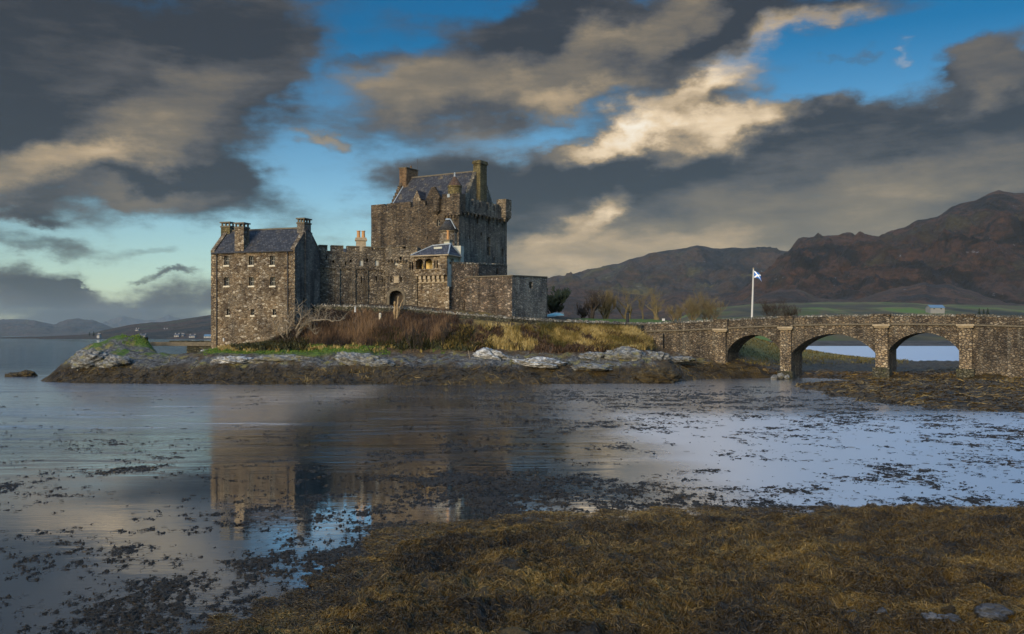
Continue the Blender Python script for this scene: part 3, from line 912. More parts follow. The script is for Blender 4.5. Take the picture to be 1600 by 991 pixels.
def rough_land(x, y, z):
    wd = sst(1.9, 0.9, z)                                   # weed belt
    rk = sst(0.8, 1.6, z) * sst(4.2, 3.2, z) * sst(112, 106, y)
    knob = sst(-41, -44, x) * sst(0.6, 2.0, z)
    d = (fbm(x * 0.9, y * 0.9, 5, 3) - 0.5) * (0.55 * wd + 0.25)
    d = d + (fbm(x * 3.3, y * 3.3, 3, 8) - 0.5) * 0.22 * wd
    d = d + (fbm(x * 0.75 + 4, y * 1.3, 5, 5, 0.55, True) - 0.55) * (0.95 * np.maximum(rk, knob * 0.9))
    low = sst(0.9, 0.1, np.abs(z))
    return z + d * (1 - 0.55 * low * sst(25, 34, x))


def land(x, y):
    z = land0(x, y)
    return rough_land(np.asarray(x, float), np.asarray(y, float), z)


gx_ = np.arange(-62, 84, 0.33)
gy_ = np.concatenate([np.arange(56, 124, 0.30), np.arange(124, 208, 0.9)])
GX, GY = np.meshgrid(gx_, gy_)
GZ = land(GX, GY)


def in_blob(x, y, px, Y, rx, ry):
    cx, cy_ = XY(px, Y)
    return np.exp(-(((x - cx) / rx) ** 2 + ((y - cy_) / ry) ** 2))


nz = fbm(GX * 0.6, GY * 0.6, 4, 13) - 0.5
nz2 = fbm(GX * 1.7, GY * 1.7, 3, 14) - 0.5
PXg = GX / GY * FPX + 800
weedm = sst(2.0, 1.45, GZ + nz * 1.1)
weedm = np.maximum(weedm, sst(1230, 1260, PXg) * sst(1.9, 1.2, GZ + nz * .5))
weedm = np.maximum(weedm, sst(1120, 1140, PXg) * sst(125, 118, GY) * sst(3, 2, GZ))
rockm = sst(1.5, 1.9, GZ + nz * 0.8) * sst(3.2, 2.7, GZ + nz * 1.4) * sst(1130, 1080, PXg)
rockm = rockm * sst(-0.26, 0.02, nz2 + 0.6 * nz)
rockm = np.maximum(rockm, sst(292, 250, PXg) * sst(0.05, -0.05, nz * 0.7 + nz2 * .5 + (GZ - 3.6) * 0.13))
grnm = sst(300, 330, PXg) * sst(600, 560, PXg) * sst(2.75, 3.0, GZ + nz) * sst(107.6, 106.4, GY + nz * 2)
grnm = np.maximum(grnm, sst(292, 250, PXg) * sst(2.6, 3.3, GZ + nz * 2.2 + nz2 * 2.6))
grnm = np.maximum(grnm, sst(120, 128, GY) * sst(890, 920, PXg) * sst(1080, 1040, PXg))
grnm = np.maximum(grnm, sst(1130, 1150, PXg) * sst(119, 123, GY) * sst(1.6, 2.1, GZ + nz) * 0.25)
gldm = sst(700, 730, PXg) * sst(1060, 1010, PXg) * sst(3.4, 3.9, GZ + nz * 2) * sst(119, 117, GY) * sst(-0.25, 0.1, nz2 + nz)
gldm = np.maximum(gldm, sst(1130, 1150, PXg) * sst(119, 123, GY) * sst(1.0, 1.5, GZ + nz))
COVm = np.stack([weedm, rockm, grnm, gldm], -1).reshape(-1, 4)
Fq = grid_faces(*GX.shape)
zz = GZ.ravel()
Fq = Fq[(zz[Fq].max(1) > -0.6)]
structure(np_mesh('island_ground', np.stack([GX, GY, GZ], -1).reshape(-1, 3), [Fq], M['shore'], smooth=True, attrs={'cover': COVm}))

# ------------------------------------------------------------------ near shore: bed of wrack
EDGE = [(-40, 13.0), (-9, 13.6), (-5.6, 14.6), (-4.76, 16.6), (-3.95, 18.6), (-3.55, 20.8), (-3.1, 22.9), (-2.5, 24.4), (-0.7, 25.6), (0.9, 26.3), (3.6, 26.9), (8.2, 27.6), (14.8, 27.8), (40, 28.2)]


def bed_d(x, y):
    e = np.interp(x, [q[0] for q in EDGE], [q[1] for q in EDGE])
    gx1 = np.interp(x + 0.5, [q[0] for q in EDGE], [q[1] for q in EDGE]) - np.interp(x - 0.5, [q[0] for q in EDGE], [q[1] for q in EDGE])
    return (e - y) / np.sqrt(1 + gx1 ** 2) + (fbm(x * 0.9, y * 0.9, 4, 41) - 0.5) * 1.7


def bed(x, y):
    d = bed_d(x, y)
    z = -0.10 + 0.33 * (1 - np.exp(-np.clip(d + 0.25, -1.5, 30) / 2.6))
    z = z + np.clip(12.5 - y, 0, 60) * 0.24
    k = sst(-0.3, 1.5, d)
    z = z + k * (fbm(x * 0.95, y * 1.15, 4, 51) - 0.5) * 0.46 + k * (fbm(x * 2.6, y * 3.0, 3, 53, 0.6, True) - 0.55) * 0.27
    z = z + (0.25 + 0.75 * k) * (fbm(x * 9, y * 10, 3, 57, 0.6) - 0.5) * 0.09
    return z


def tint_bed(x, y):
    a = fbm(x * 0.5, y * 0.55, 4, 61) * 0.5 + fbm(x * 2.2, y * 2.6, 4, 63) * 0.62
    return np.clip(0.51 + (a - 0.56) * 1.3, 0.10, 0.9)


bx_ = np.arange(-14, 22, 0.055)
by_ = np.arange(12.2, 30, 0.055)
BX, BY = np.meshgrid(bx_, by_)
BZ = bed(BX, BY)
Fq = grid_faces(*BX.shape)
Fq = Fq[BZ.ravel()[Fq].max(1) > -0.03]
structure(np_mesh('shore', np.stack([BX, BY, BZ], -1).reshape(-1, 3), [Fq], M['kelpbed'], smooth=True, attrs={'tint': tint_bed(BX, BY).ravel()}))
bx2 = np.linspace(-90, 90, 240)
by2 = np.linspace(-60, 12.6, 120)
BX2, BY2 = np.meshgrid(bx2, by2)
BZ2 = np.minimum(bed(BX2, BY2) - 0.05, 3.1)
structure(np_mesh('shore', np.stack([BX2, BY2, BZ2], -1).reshape(-1, 3), [grid_faces(*BX2.shape)], M['kelpbed'], smooth=True, attrs={'tint': tint_bed(BX2, BY2).ravel()}))

# ------------------------------------------------------------------ wrack floating on the water
rng = np.random.default_rng(7)
FB = [  # X, Y, rx, ry, weight: where the floating weed is dense (+) or absent (-)
    (-7.5, 15.5, 5, 2.6, .07), (-4.6, 20.5, 2.6, 5, .08), (-5.5, 24.5, 3.5, 3.5, .06), (-3, 33, 6, 6, .05), (-11, 36, 5, 5, .02), (-16, 34, 6, 5, .05),
    (-1.2, 30, 4.2, 3.4, .17), (-1, 42, 7, 7, .03), (3, 57, 10, 7, .07), (14, 78, 28, 13, .22), (-6, 88, 30, 6, .04),
    (11, 31, 7, 2.5, .05), (6, 37, 4, 6, -.02), (18, 58, 14, 9, .12), (24, 44, 9, 8, .10), (13, 34, 8, 3, .06), (14, 45, 7, 7, -.05),
    (-9.5, 24, 3.6, 3.6, -.16), (-22, 62, 15, 13, -.14), (-8, 62, 8, 8, -.12), (-30, 85, 20, 12, -.1), (10, 37, 6, 4, -.03)]


def float_field(x, y):
    f = np.full(np.shape(x), -0.075)
    for (cx, cy_, rx, ry, wt) in FB:
        f = f + wt * np.exp(-(((x - cx) / rx) ** 2 + ((y - cy_) / ry) ** 2))
    f = f + 0.13 * np.clip(bed_d(x, y) / 2.2 + 1.0, 0, 1) * sst(34, 28, y)
    n = fbm(x * 0.42, y * 0.42, 3, 91) * 0.50 + fbm(x * 1.5, y * 1.3, 4, 93, 0.62) * 0.50 + (fbm(x * 8.0, y * 5.0, 3, 98, .68) - .5) * 0.66
    n = n + (fbm(x * 19, y * 13, 2, 99) - .5) * 0.42 * sst(48, 24, y)
    return f * 0.85 + n - 0.66


rows = 7500.0 / np.linspace(470, 79, 560)
ang = np.linspace(-0.56, 0.56, 1500)
RY, RA = np.meshgrid(rows, ang, indexing='ij')
RX = RA * RY
ff = float_field(RX, RY)
fz = np.clip(ff * 0.30, -0.03, 0.035) + (fbm(RX * 7, RY * 7, 3, 95) - 0.52) * np.clip(0.05 + RY * 0.0006, 0, 0.09)
fz = np.where(ff < -0.10, -0.05, fz)
Fq = grid_faces(*RY.shape)
Fq = Fq[fz.ravel()[Fq].max(1) > -0.004]
used = np.unique(Fq)
remap = np.full(RY.size, -1)
remap[used] = np.arange(len(used))
Vf = np.stack([RX, RY, fz], -1).reshape(-1, 3)[used]
tf = np.clip(0.10 + 0.5 * (fbm(Vf[:, 0] * 0.8, Vf[:, 1] * 0.8, 4, 97) - 0.35), 0.04, 0.55)
o = np_mesh('floating_seaweed', Vf, [remap[Fq]], M['kelpbed'], smooth=True, attrs={'tint': tf})
tag(o, 'dark brown seaweed floating in ragged rafts on the calm water', 'seaweed', kind='stuff')


def ribbons(name, P, az_, length, width, lift, droop, tint, mat, segs=3, zfun=None, curl=0.8):
    """thin strap-like fronds: start points P (n,3), heading, length, width"""
    n = len(P)
    k = segs + 1
    pts = np.zeros((n, k, 3))
    a = az_.copy()
    cur = P.copy()
    pts[:, 0] = cur
    for i in range(1, k):
        step = (length / segs)
        cur = cur + np.stack([np.cos(a) * step, np.sin(a) * step, np.zeros(n)], -1)
        t = i / segs
        if zfun is not None:
            cur[:, 2] = zfun(cur[:, 0], cur[:, 1]) + lift * math.sin(math.pi * t * 0.8) * (0.4 + 0.6 * np.sin(a * 3) ** 2)
        else:
            cur[:, 2] = P[:, 2] + lift * (t if droop is None else (t - droop * t * t))
        pts[:, i] = cur
        a = a + rng.normal(0, curl, n)
    side = np.stack([-np.sin(az_), np.cos(az_), rng.normal(0, 0.8, n)], -1)
    side /= np.linalg.norm(side, axis=1, keepdims=True)
    wprof = np.array([0.7, 1.0, 0.9, 0.25] if segs == 3 else np.linspace(1, 0.2, k))
    off = side[:, None, :] * (width[:, None, None] * 0.5) * wprof[None, :, None]
    V = np.stack([pts - off, pts + off], 2).reshape(-1, 3)
    b = (np.arange(n) * k * 2)[:, None] + (np.arange(segs) * 2)[None, :]
    b = b.ravel()
    F = np.stack([b, b + 1, b + 3, b + 2], -1)
    return np_mesh(name, V, [F], mat, attrs={'tint': np.repeat(tint, k * 2)})


# fronds over the bed, evenly dense in the picture rather than on the ground
n = 620000
yy = 7500.0 / rng.uniform(268, 500, n)
xx = rng.uniform(-0.57, 0.57, n) * yy
dd = bed_d(xx, yy)
gap = fbm(xx * 1.4, yy * 1.6, 4, 101)
keep = (dd > -0.35) & (rng.uniform(0, 1, n) < sst(0.28, 0.56, gap) * 0.9 + 0.1)
xx, yy = xx[keep], yy[keep]
n = len(xx)
P = np.stack([xx, yy, np.maximum(bed(xx, yy), 0.0) + 0.012], -1)
head = fbm(xx * 0.9, yy * 0.9, 3, 103) * 12.0 + rng.normal(0, 0.9, n)
tn = np.clip(tint_bed(xx, yy) + rng.normal(0.04, 0.15, n), 0, 1)
o = ribbons('seaweed', P, head, rng.uniform(0.07, 0.26, n), rng.uniform(0.005, 0.015, n), 0.05, None, tn, M['kelp'], zfun=lambda x, y: np.maximum(bed(x, y), 0) + 0.012, curl=0.95)
tag(o, 'tangled olive and golden brown seaweed covering the near shore', 'seaweed', kind='stuff')
# ragged fringe of fronds on the floating rafts
n = 420000
yy = 7500.0 / rng.uniform(95, 480, n)
xx = rng.uniform(-0.56, 0.56, n) * yy
f = float_field(xx, yy)
keep = (f > -0.05) & (rng.uniform(0, 1, n) < np.clip(0.16 + (f + 0.05) * 5, 0, 0.8)) & (bed_d(xx, yy) < 0.3)
xx, yy = xx[keep], yy[keep]
n = len(xx)
P = np.stack([xx, yy, rng.uniform(0.004, 0.03, n)], -1)
sc = np.clip(yy / 26.0, 0.6, 2.6)
tn = np.clip(0.12 + 0.5 * (fbm(xx * 0.8, yy * 0.8, 4, 97) - 0.35) + rng.normal(0, 0.10, n), 0, 0.8)
o = ribbons('floating_seaweed', P, rng.uniform(0, 6.3, n), rng.uniform(0.07, 0.22, n) * sc, rng.uniform(0.010, 0.022, n) * sc, 0.012, 0.5, tn, M['kelp'], curl=0.9)
tag(o, 'loose dark fronds fringing the floating seaweed rafts', 'seaweed', kind='stuff')
# shaggy weed hanging over the island's tidal belt and the bar by the bridge
n = 90000
xx = rng.uniform(-50, 62, n)
yy = rng.uniform(62, 118, n)
z0 = land(xx, yy)
ppx = xx / yy * FPX + 800
keep = (z0 > -0.02) & (z0 < 1.75 + 0.4 * rng.normal(0, 1, n)) & (ppx > 40) & (ppx < 1720)
xx, yy, z0 = xx[keep], yy[keep], z0[keep]
n = len(xx)
cl = fbm(xx * 0.9, yy * 0.9, 4, 111)
tn = np.clip(0.44 + (cl - 0.5) * 1.8 + rng.normal(0, 0.12, n) + np.where(ppx[keep] > 1230, .14, 0.0), 0, 0.98)
o = ribbons('seaweed', np.stack([xx, yy, z0 + 0.03], -1), -1.57 + rng.normal(0, 0.9, n), rng.uniform(0.3, 1.0, n), rng.uniform(0.035, 0.085, n), 0.07, None, tn, M['kelp'], zfun=lambda x, y: land(x, y) + 0.03, curl=0.35)
tag(o, 'dark brown seaweed draped over the tidal rocks of the island', 'seaweed', kind='stuff')


# ------------------------------------------------------------------ building helpers
def window(F, par, px, py, pw, ph, holes, sill=True, bars=(1, 1), pane='glass', depth=0.28, minw=0.0, label=None, o=0.0):
    """sash window set back in its opening: frame > pane, sill"""
    u, z = F.uz(px, py)
    u2, _ = F.uz(px + pw / 2, py)
    hw = max(u2 - u, minw)
    hh = (F.uz(px, py - ph / 2)[1] - z)
    holes.append(rect(u - hw, u + hw, z - hh, z + hh))
    f = MB()
    t = 0.07
    a, b_, c, d = u - hw, u + hw, z - hh, z + hh
    o0, o1 = o - depth - 0.08, o - depth
    f.fbox(F, a, a + t, c, d, o0, o1)
    f.fbox(F, b_ - t, b_, c, d, o0, o1)
    f.fbox(F, a + t, b_ - t, c, c + t, o0, o1)
    f.fbox(F, a + t, b_ - t, d - t, d, o0, o1)
    for i in range(bars[0]):
        uu = a + (b_ - a) * (i + 1) / (bars[0] + 1)
        f.fbox(F, uu - 0.02, uu + 0.02, c + t, d - t, o0 + 0.01, o1 - 0.01)
    for i in range(bars[1]):
        zz_ = c + (d - c) * (i + 1) / (bars[1] + 1)
        f.fbox(F, a + t, b_ - t, zz_ - 0.03, zz_ + 0.03, o0 + 0.005, o1 - 0.005)
    fr = f.build('window', M['frame'], par, label=label)
    g = MB()
    g.fbox(F, a + t, b_ - t, c + t, d - t, o0 + 0.025, o0 + 0.045)
    g.build('pane', M[pane], fr)
    if sill:
        s_ = MB()
        s_.fbox(F, a - 0.1, b_ + 0.1, c - 0.17, c, o - depth + 0.02, o + 0.09)
        s_.build('sill', M['sill'], fr)
    return fr


def slit(F, holes, px, py, pw, ph):
    u, z = F.uz(px, py)
    hw = F.uz(px + pw / 2, py)[0] - u
    hh = F.uz(px, py - ph / 2)[1] - z
    holes.append(rect(u - hw, u + hw, z - hh, z + hh))
    return u, z, hw, hh


def chimney(par, c, size, z0, z1, rz, mat, cap='slab', pots=0, potmat='pot'):
    s_ = MB()
    s_.box((c[0], c[1], (z0 + z1) / 2), (size[0], size[1], z1 - z0), rz)
    ch = s_.build('chimney', M[mat], par)
    k = MB()
    if cap == 'table':
        for i in (-1, 0, 1):
            for j in (-1, 1):
                x, y = i * (size[0] / 2 - 0.12), j * (size[1] / 2 - 0.12)
                k.box((c[0] + x * math.cos(rz) - y * math.sin(rz), c[1] + x * math.sin(rz) + y * math.cos(rz), z1 + 0.16), (0.16, 0.16, 0.32), rz)
        k.box((c[0], c[1], z1 + 0.32 + 0.07), (size[0] + 0.22, size[1] + 0.22, 0.14), rz)
        k.box((c[0], c[1], z1 - 0.12), (size[0] + 0.14, size[1] + 0.14, 0.16), rz)
        k.build('chimney_cap', M['dressed_dark'], ch)
    else:
        k.box((c[0], c[1], z1 - 0.15), (size[0] + 0.28, size[1] + 0.28, 0.22), rz)
        k.box((c[0], c[1], z1 + 0.06), (size[0] + 0.14, size[1] + 0.14, 0.16), rz)
        k.build('chimney_cap', M[mat], ch)
    for i in range(pots):
        p = MB()
        x = (i - (pots - 1) / 2) * 0.62
        p.cyl(c[0] + x * math.cos(rz), c[1] + x * math.sin(rz), z1 + 0.1, z1 + 0.95, 0.24, 0.2, 12)
        p.cyl(c[0] + x * math.cos(rz), c[1] + x * math.sin(rz), z1 + 0.95, z1 + 1.05, 0.26, 0.26, 12)
        p.build('chimney_pot', M[potmat], ch)
    return ch


def crenels(u0, u1, z_lo, z_hi, spec):
    """outline across the top from right to left; spec: (u start, u end, height drop) notches"""
    pts = [(u1, z_hi)]
    for a, b_, d in sorted(spec, reverse=True):
        pts += [(b_, z_hi), (b_, z_hi - d), (a, z_hi - d), (a, z_hi)]
    pts.append((u0, z_hi))
    return [(u0, z_lo), (u1, z_lo)] + pts


def arch_pts(ul, ur, zb, zs, zc, n=14, pointed=False):
    """opening outline: jambs from zb to the spring zs, then an arch up to the crown zc"""
    c = (ul + ur) / 2
    hw = (ur - ul) / 2
    rise = zc - zs
    p = [(ul, zb), (ur, zb)]
    if pointed:
        rr = (hw * hw + rise * rise) / (2 * hw)
        for i in range(n // 2 + 1):
            zz_ = rise * i / (n // 2)
            x = math.sqrt(max(rr * rr - zz_ * zz_, 0)) - (rr - hw)
            p.append((c + x, zs + zz_))
        for i in range(n // 2 - 1, -1, -1):
            zz_ = rise * i / (n // 2)
            x = math.sqrt(max(rr * rr - zz_ * zz_, 0)) - (rr - hw)
            p.append((c - x, zs + zz_))
    else:
        rr = (hw * hw + rise * rise) / (2 * rise)
        a = math.asin(min(hw / rr, 1)) if rise <= hw else math.pi - math.asin(min(hw / rr, 1))
        for i in range(n + 1):
            th = a - 2 * a * i / n
            p.append((c + rr * math.sin(th), zs - (rr - rise) + rr * math.cos(th)))
    return p


def corbels(F, u0, u1, z, n, mb, h=0.55, d=0.45, w=0.24, o=0.0):
    for i in range(n):
        u = u0 + (u1 - u0) * (i + 0.5) / n
        mb.fbox(F, u - w / 2, u + w / 2, z - h * 0.5, z, o - 0.05, o + d)
        mb.fbox(F, u - w / 2 + 0.01, u + w / 2 - 0.01, z - h, z - h * 0.5, o - 0.05, o + d * 0.55)


def stepped(a0, a1, zb, zt, n, flat_=0.9):
    """crow stepped gable outline from a0 to a1"""
    c = (a0 + a1) / 2
    hw = (a1 - a0) / 2
    p = [(a0, zb), (a1, zb)]
    for i in range(n):
        x0 = hw - (hw - flat_ / 2) * i / n
        x1 = hw - (hw - flat_ / 2) * (i + 1) / n
        z1 = zb + (zt - zb) * (i + 1) / n
        p += [(c + x0, z1), (c + x1, z1)]
    for i in range(n - 1, -1, -1):
        x0 = hw - (hw - flat_ / 2) * i / n
        x1 = hw - (hw - flat_ / 2) * (i + 1) / n
        z1 = zb + (zt - zb) * (i + 1) / n
        p += [(c - x1, z1), (c - x0, z1)]
    q = [p[0]]
    for k in p[1:]:
        if abs(k[0] - q[-1][0]) + abs(k[1] - q[-1][1]) > 1e-6:
            q.append(k)
    return q


# ------------------------------------------------------------------ castle: the house on the left
FH = Fr(XY(330, 112.6), XY(460.5, 109.0))
kx = (500.5 - 800) / FPX
g_d = -FH.nrm                                             # direction into the house
gw = (kx * FH.p1.y - FH.p1.x) / (g_d.x - kx * g_d.y)
eave = FH.uz(395, 393.5)[1]
hb = 1.6
ro = root('castle_house', (*((FH.p0 + FH.p1) / 2), hb), 'tall rubble stone castle house with steep slate roof and rows of small windows', 'castle house')
holes = []
FG = Fr(FH.p1, FH.p1 + g_d * gw)                          # right gable
FGl = Fr(FH.p0 + g_d * gw, FH.p0)                         # left gable
FB_ = Fr(FH.p1 + g_d * gw, FH.p0 + g_d * gw)
for px in (353.8, 392.5, 425.6):
    window(FH, ro, px, 407.3, 7.2, 14.5, holes, bars=(1, 1))
for px in (354.3, 393.0, 426.0):
    window(FH, ro, px, 440.0, 7.6, 13.5, holes, bars=(1, 1))
for px in (356.5, 394.8, 428.6):
    window(FH, ro, px, 488.0, 4.8, 9.5, holes, bars=(0, 1), pane='glass')
apex = FG.uz(480.5, 357.5)[1]
wl = MB()
wl.sheet(FH.P(), rect(0, FH.L, hb, eave), holes, 0.42)
gh = []
u_, z_ = FG.uz(476.5, 474)
gh.append(arch_pts(u_ - .42, u_ + .42, z_ - .9, z_ + .3, z_ + .72, 10))
for F_, hh in ((FG, gh), (FGl, [])):
    wl.sheet(F_.P(), [(0, hb), (gw, hb), (gw, eave), (gw / 2, apex), (0, eave)], hh, 0.42)
wl.sheet(FB_.P(), rect(0, FB_.L, hb, eave), [])
# skews: raised coping on the gables
for F_, s0 in ((FG, -1), (FGl, -1)):
    for (a, b_) in (((-0.05, eave), (gw / 2, apex)), ((gw + 0.05, eave), (gw / 2, apex))):
        wl.hexa([F_.pt(a[0], a[1] + 0.02, 0.04), F_.pt(b_[0], b_[1] + 0.02, 0.04), F_.pt(b_[0], b_[1] + 0.02, -0.5), F_.pt(a[0], a[1] + 0.02, -0.5),
                 F_.pt(a[0], a[1] + 0.30, 0.04), F_.pt(b_[0], b_[1] + 0.34, 0.04), F_.pt(b_[0], b_[1] + 0.34, -0.5), F_.pt(a[0], a[1] + 0.30, -0.5)])
wl.fbox(FH, 0.0, FH.L, eave - 0.20, eave - 0.02, -0.2, 0.07)
body = wl.build('wall', M['house'], ro)
me = body.data
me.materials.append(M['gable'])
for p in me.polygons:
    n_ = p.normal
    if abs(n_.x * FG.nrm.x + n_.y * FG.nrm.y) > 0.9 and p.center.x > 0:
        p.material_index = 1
ang_h = math.atan2(FH.d.y, FH.d.x)
M['slate_house'] = slate('slate_house', ang_h, [(0.012, 0.014, 0.018), (0.027, 0.030, 0.038), (0.06, 0.062, 0.07)], 0.25)
rf = MB()
for s0 in (0, 1):
    def RP(u, v, o):                                     # v 0 at the eave, 1 at the ridge
        d_ = (-0.16 + (gw / 2 + 0.16) * v) if s0 == 0 else (gw + 0.16 - (gw / 2 + 0.16) * v)
        z_ = eave - 0.10 + (apex - eave + 0.10) * v
        q = FH.p0 + FH.d * u + g_d * d_
        return Vector((q.x, q.y, z_ + o))
    rf.hexa([RP(0.5, 0, 0.02), RP(FH.L - 0.5, 0, 0.02), RP(FH.L - 0.5, 1, 0.02), RP(0.5, 1, 0.02), RP(0.5, 0, 0.14), RP(FH.L - 0.5, 0, 0.14), RP(FH.L - 0.5, 1, 0.14), RP(0.5, 1, 0.14)])
roof_h = rf.build('roof', M['slate_house'], ro)
rg = MB()
q0, q1 = FH.p0 + g_d * gw / 2 + FH.d * 0.5, FH.p0 + g_d * gw / 2 + FH.d * (FH.L - 0.5)
rg.tube([(q0.x, q0.y, apex + 0.12), (q1.x, q1.y, apex + 0.12)], 0.11, 6)
rg.build('ridge_cap', M['dressed_dark'], roof_h)
rq = random.Random(4)
for F_, u0, sg in ((FH, FH.L, -1), (FH, 0.0, 1)):
    qn = MB()
    z = 4.0
    k = 0
    while z < eave - .6:
        h_ = rq.uniform(.26, .46)
        ln = rq.uniform(.55, .8) if k % 2 else rq.uniform(.28, .42)
        a, c = sorted((u0 - sg * .025, u0 + sg * ln))
        qn.fbox(F_, a, c, z + .02, z + h_ - .02, -.3, .022)
        z += h_
        k += 1
    qn.build('quoins', M['pier'], ro)
gt = MB()
gt.tube([FH.pt(0.15, eave - 0.06, 0.20), FH.pt(FH.L - 0.15, eave - 0.06, 0.20)], 0.075, 6)
gt.build('gutter', M['iron'], ro)
for px in (339.2, 450.0):
    dp = MB()
    u_ = FH.u(px)
    dp.tube([FH.pt(u_, eave - 0.1, 0.2), FH.pt(u_, eave - 0.45, 0.10), FH.pt(u_, 3.6 if px < 400 else 7.0, 0.10)], 0.065, 6)
    dp.build('downpipe', M['iron'], ro)
Fm = FH.off(-gw / 2)
u_, z_ = Fm.uz(353, 353.5)
q = Fm.pt(u_ + 0.25, 0)
chimney(ro, (q.x, q.y), (1.25, 0.95), eave + 0.6, z_, ang_h, 'mosschim', 'table')
u_, z_ = FH.uz(374.3, 354)
q = FH.pt(u_, 0, -0.50)
chimney(ro, (q.x, q.y), (1.22, 1.15), eave - 0.25, z_, ang_h, 'house', 'table')
u_, z_ = FG.uz(480.5, 347.5)
q = FG.pt(gw / 2, 0, -0.50)
chimney(ro, (q.x, q.y), (0.95, 1.5), eave + 1.4, z_, ang_h, 'gable', 'table')
br = MB()
br.fbox(FG, gw / 2 - 0.75, gw / 2 + 0.75, 6.0, apex - 0.4, -0.1, 0.16)
br.build('chimney_breast', M['gable'], ro)

# ------------------------------------------------------------------ castle: curtain wall with blocked crenels
FC = Fr(XY(498.5, 115.2), XY(603, 118.3))
ro = root('curtain_wall', FC.pt(FC.L / 2, 8), 'grey brown battlemented curtain wall between the slate roofed house and the gate', 'castle wall')
zt = FC.uz(550, 386)[1]
holes, sl = [], []
for px in (565, 589):
    window(FC, ro, px, 411, 6.4, 9.6, holes, sill=False, bars=(0, 0), pane='panel', depth=0.12, label='pale blocked window')
for px, py, pw, ph in ((565, 437.5, 2.2, 10), (588.6, 436, 2.2, 8.5), (597.5, 436, 2.0, 8.5), (540, 412, 2.2, 6), (548.5, 408, 4, 5), (574, 407, 3.5, 6), (510.5, 402, 2.4, 6), (521, 409, 3.5, 4)):
    sl.append(slit(FC, holes, px, py, pw, ph))
N_ = [(FC.u(511.7), FC.u(517.7), .55), (FC.u(536.6), FC.u(542.6), .65), (FC.u(562), FC.u(568.5), .5), (FC.u(581), FC.u(583), .3)]
wl = MB()
wl.sheet(FC.P(), crenels(0, FC.L, 5.5, zt, N_), holes, 0.7, back=True)
# dark joints where the crenels were built up
wl.fbox(FC, 0, FC.u(572), FC.uz(530, 418.6)[1] - .1, FC.uz(530, 418.6)[1] + .1, -0.2, 0.12)
wl.fbox(FC, FC.u(572) + .01, FC.L, FC.uz(590, 421)[1] - .09, FC.uz(590, 421)[1] + .09, -0.2, 0.10)
wl.build('wall', M['curtain'], ro)
cpn = MB()
prev = 0.0
for a, b_, d_ in sorted(N_) + [(FC.L, FC.L, 0)]:
    cpn.fbox(FC, prev, a, zt + .003, zt + 0.13, -0.78, 0.09)
    prev = b_
cpn.build('coping', M['dressed_dark'], ro)
for u, z, hw, hh in sl:
    d_ = MB()
    d_.fbox(FC, u - hw, u + hw, z - hh, z + hh, -0.62, -0.5)
    d_.build('arrow_slit_shade', M['dark'], ro)  # black plate stands in for the shade behind the slit
bt = MB()
for px, w_, o_ in ((527, 0.5, 0.22), (552, 0.45, 0.2), (601.5, 0.5, 0.25), (572.3, .35, .14)):
    u = FC.u(px)
    bt.fbox(FC, u - w_ / 2, u + w_ / 2, 6.0, zt - 2.6, -0.1, o_)
    bt.fbox(FC, u - w_ / 2 + .02, u + w_ / 2 - .02, zt - 2.6, zt - 2.2, -0.1, o_ * .5)
bt.build('buttress', M['curtain'], ro)

# ------------------------------------------------------------------ castle: courtyard house behind the curtain (only its chimney and roof edge show)
c0 = XY(564, 124.5)
ro = root('courtyard_house', (c0[0], c0[1], 8.5), 'low slate roof with orange twin potted chimney peeping over the curtain wall', 'castle house')
b_ = MB()
b_.box((c0[0] + .3, c0[1] + 1.4, 11.6), (7.0, 5.2, 7.2), 0.2)
b_.build('wall', M['curtain'], ro)
b_ = MB()
rz = 0.2


def rot2(x, y, c, a):
    return (c[0] + x * math.cos(a) - y * math.sin(a), c[1] + x * math.sin(a) + y * math.cos(a))


zc_ = ZP(387.5, 124.5)
cc = (c0[0] + .3, c0[1] + 1.4)
A_ = [rot2(x, y, cc, rz) for x, y in ((-3.7, -2.8), (3.7, -2.8), (3.7, 2.8), (-3.7, 2.8), (-3.7, 0), (3.7, 0))]
e0 = 15.2
b_.poly([(*A_[0], e0), (*A_[1], e0), (*A_[5], zc_), (*A_[4], zc_)])
b_.poly([(*A_[2], e0), (*A_[3], e0), (*A_[4], zc_), (*A_[5], zc_)])
b_.poly([(*A_[0], e0), (*A_[4], zc_), (*A_[3], e0)])
b_.poly([(*A_[1], e0), (*A_[2], e0), (*A_[5], zc_)])
b_.poly([(*A_[0], e0), (*A_[3], e0), (*A_[2], e0), (*A_[1], e0)])
b_.build('roof', M['slate_house'], ro)
chimney(ro, c0, (1.25, 1.0), 14.5, ZP(373.5, 124.5), 0.2, 'dressed', 'band', pots=2)

# ------------------------------------------------------------------ castle: gatehouse
FT = Fr(XY(602.5, 117.2), XY(652, 117.0))
ro = root('gatehouse', FT.pt(FT.L / 2, 8), 'rubble gatehouse with pointed doorway and small plaque above it', 'gatehouse')
zt = FT.uz(625, 385)[1]
holes, sl = [], []
window(FT, ro, 619.2, 410.5, 6.5, 8.5, holes, sill=False, bars=(0, 0), pane='panel', depth=0.12, label='pale blocked window')
for a in ((611, 436.5, 2.2, 8), (626.6, 436.5, 2.2, 8), (640.7, 415.5, 2.0, 12), (644.6, 415.5, 2.0, 12), (612.5, 408, 2.6, 6), (626, 405, 3.5, 8)):
    sl.append(slit(FT, holes, *a))
ul, zb = FT.uz(608.6, 480)
ur = FT.uz(629.6, 480)[0]
zs = FT.uz(619, 464)[1]
zc = FT.uz(619, 453.8)[1]
zb -= 0.8
arch = arch_pts(ul, ur, zb, zs, zc, 14, True)
wl = MB()
out = crenels(0, FT.L, 5.5, zt, [(FT.u(630), FT.u(634), .3)])
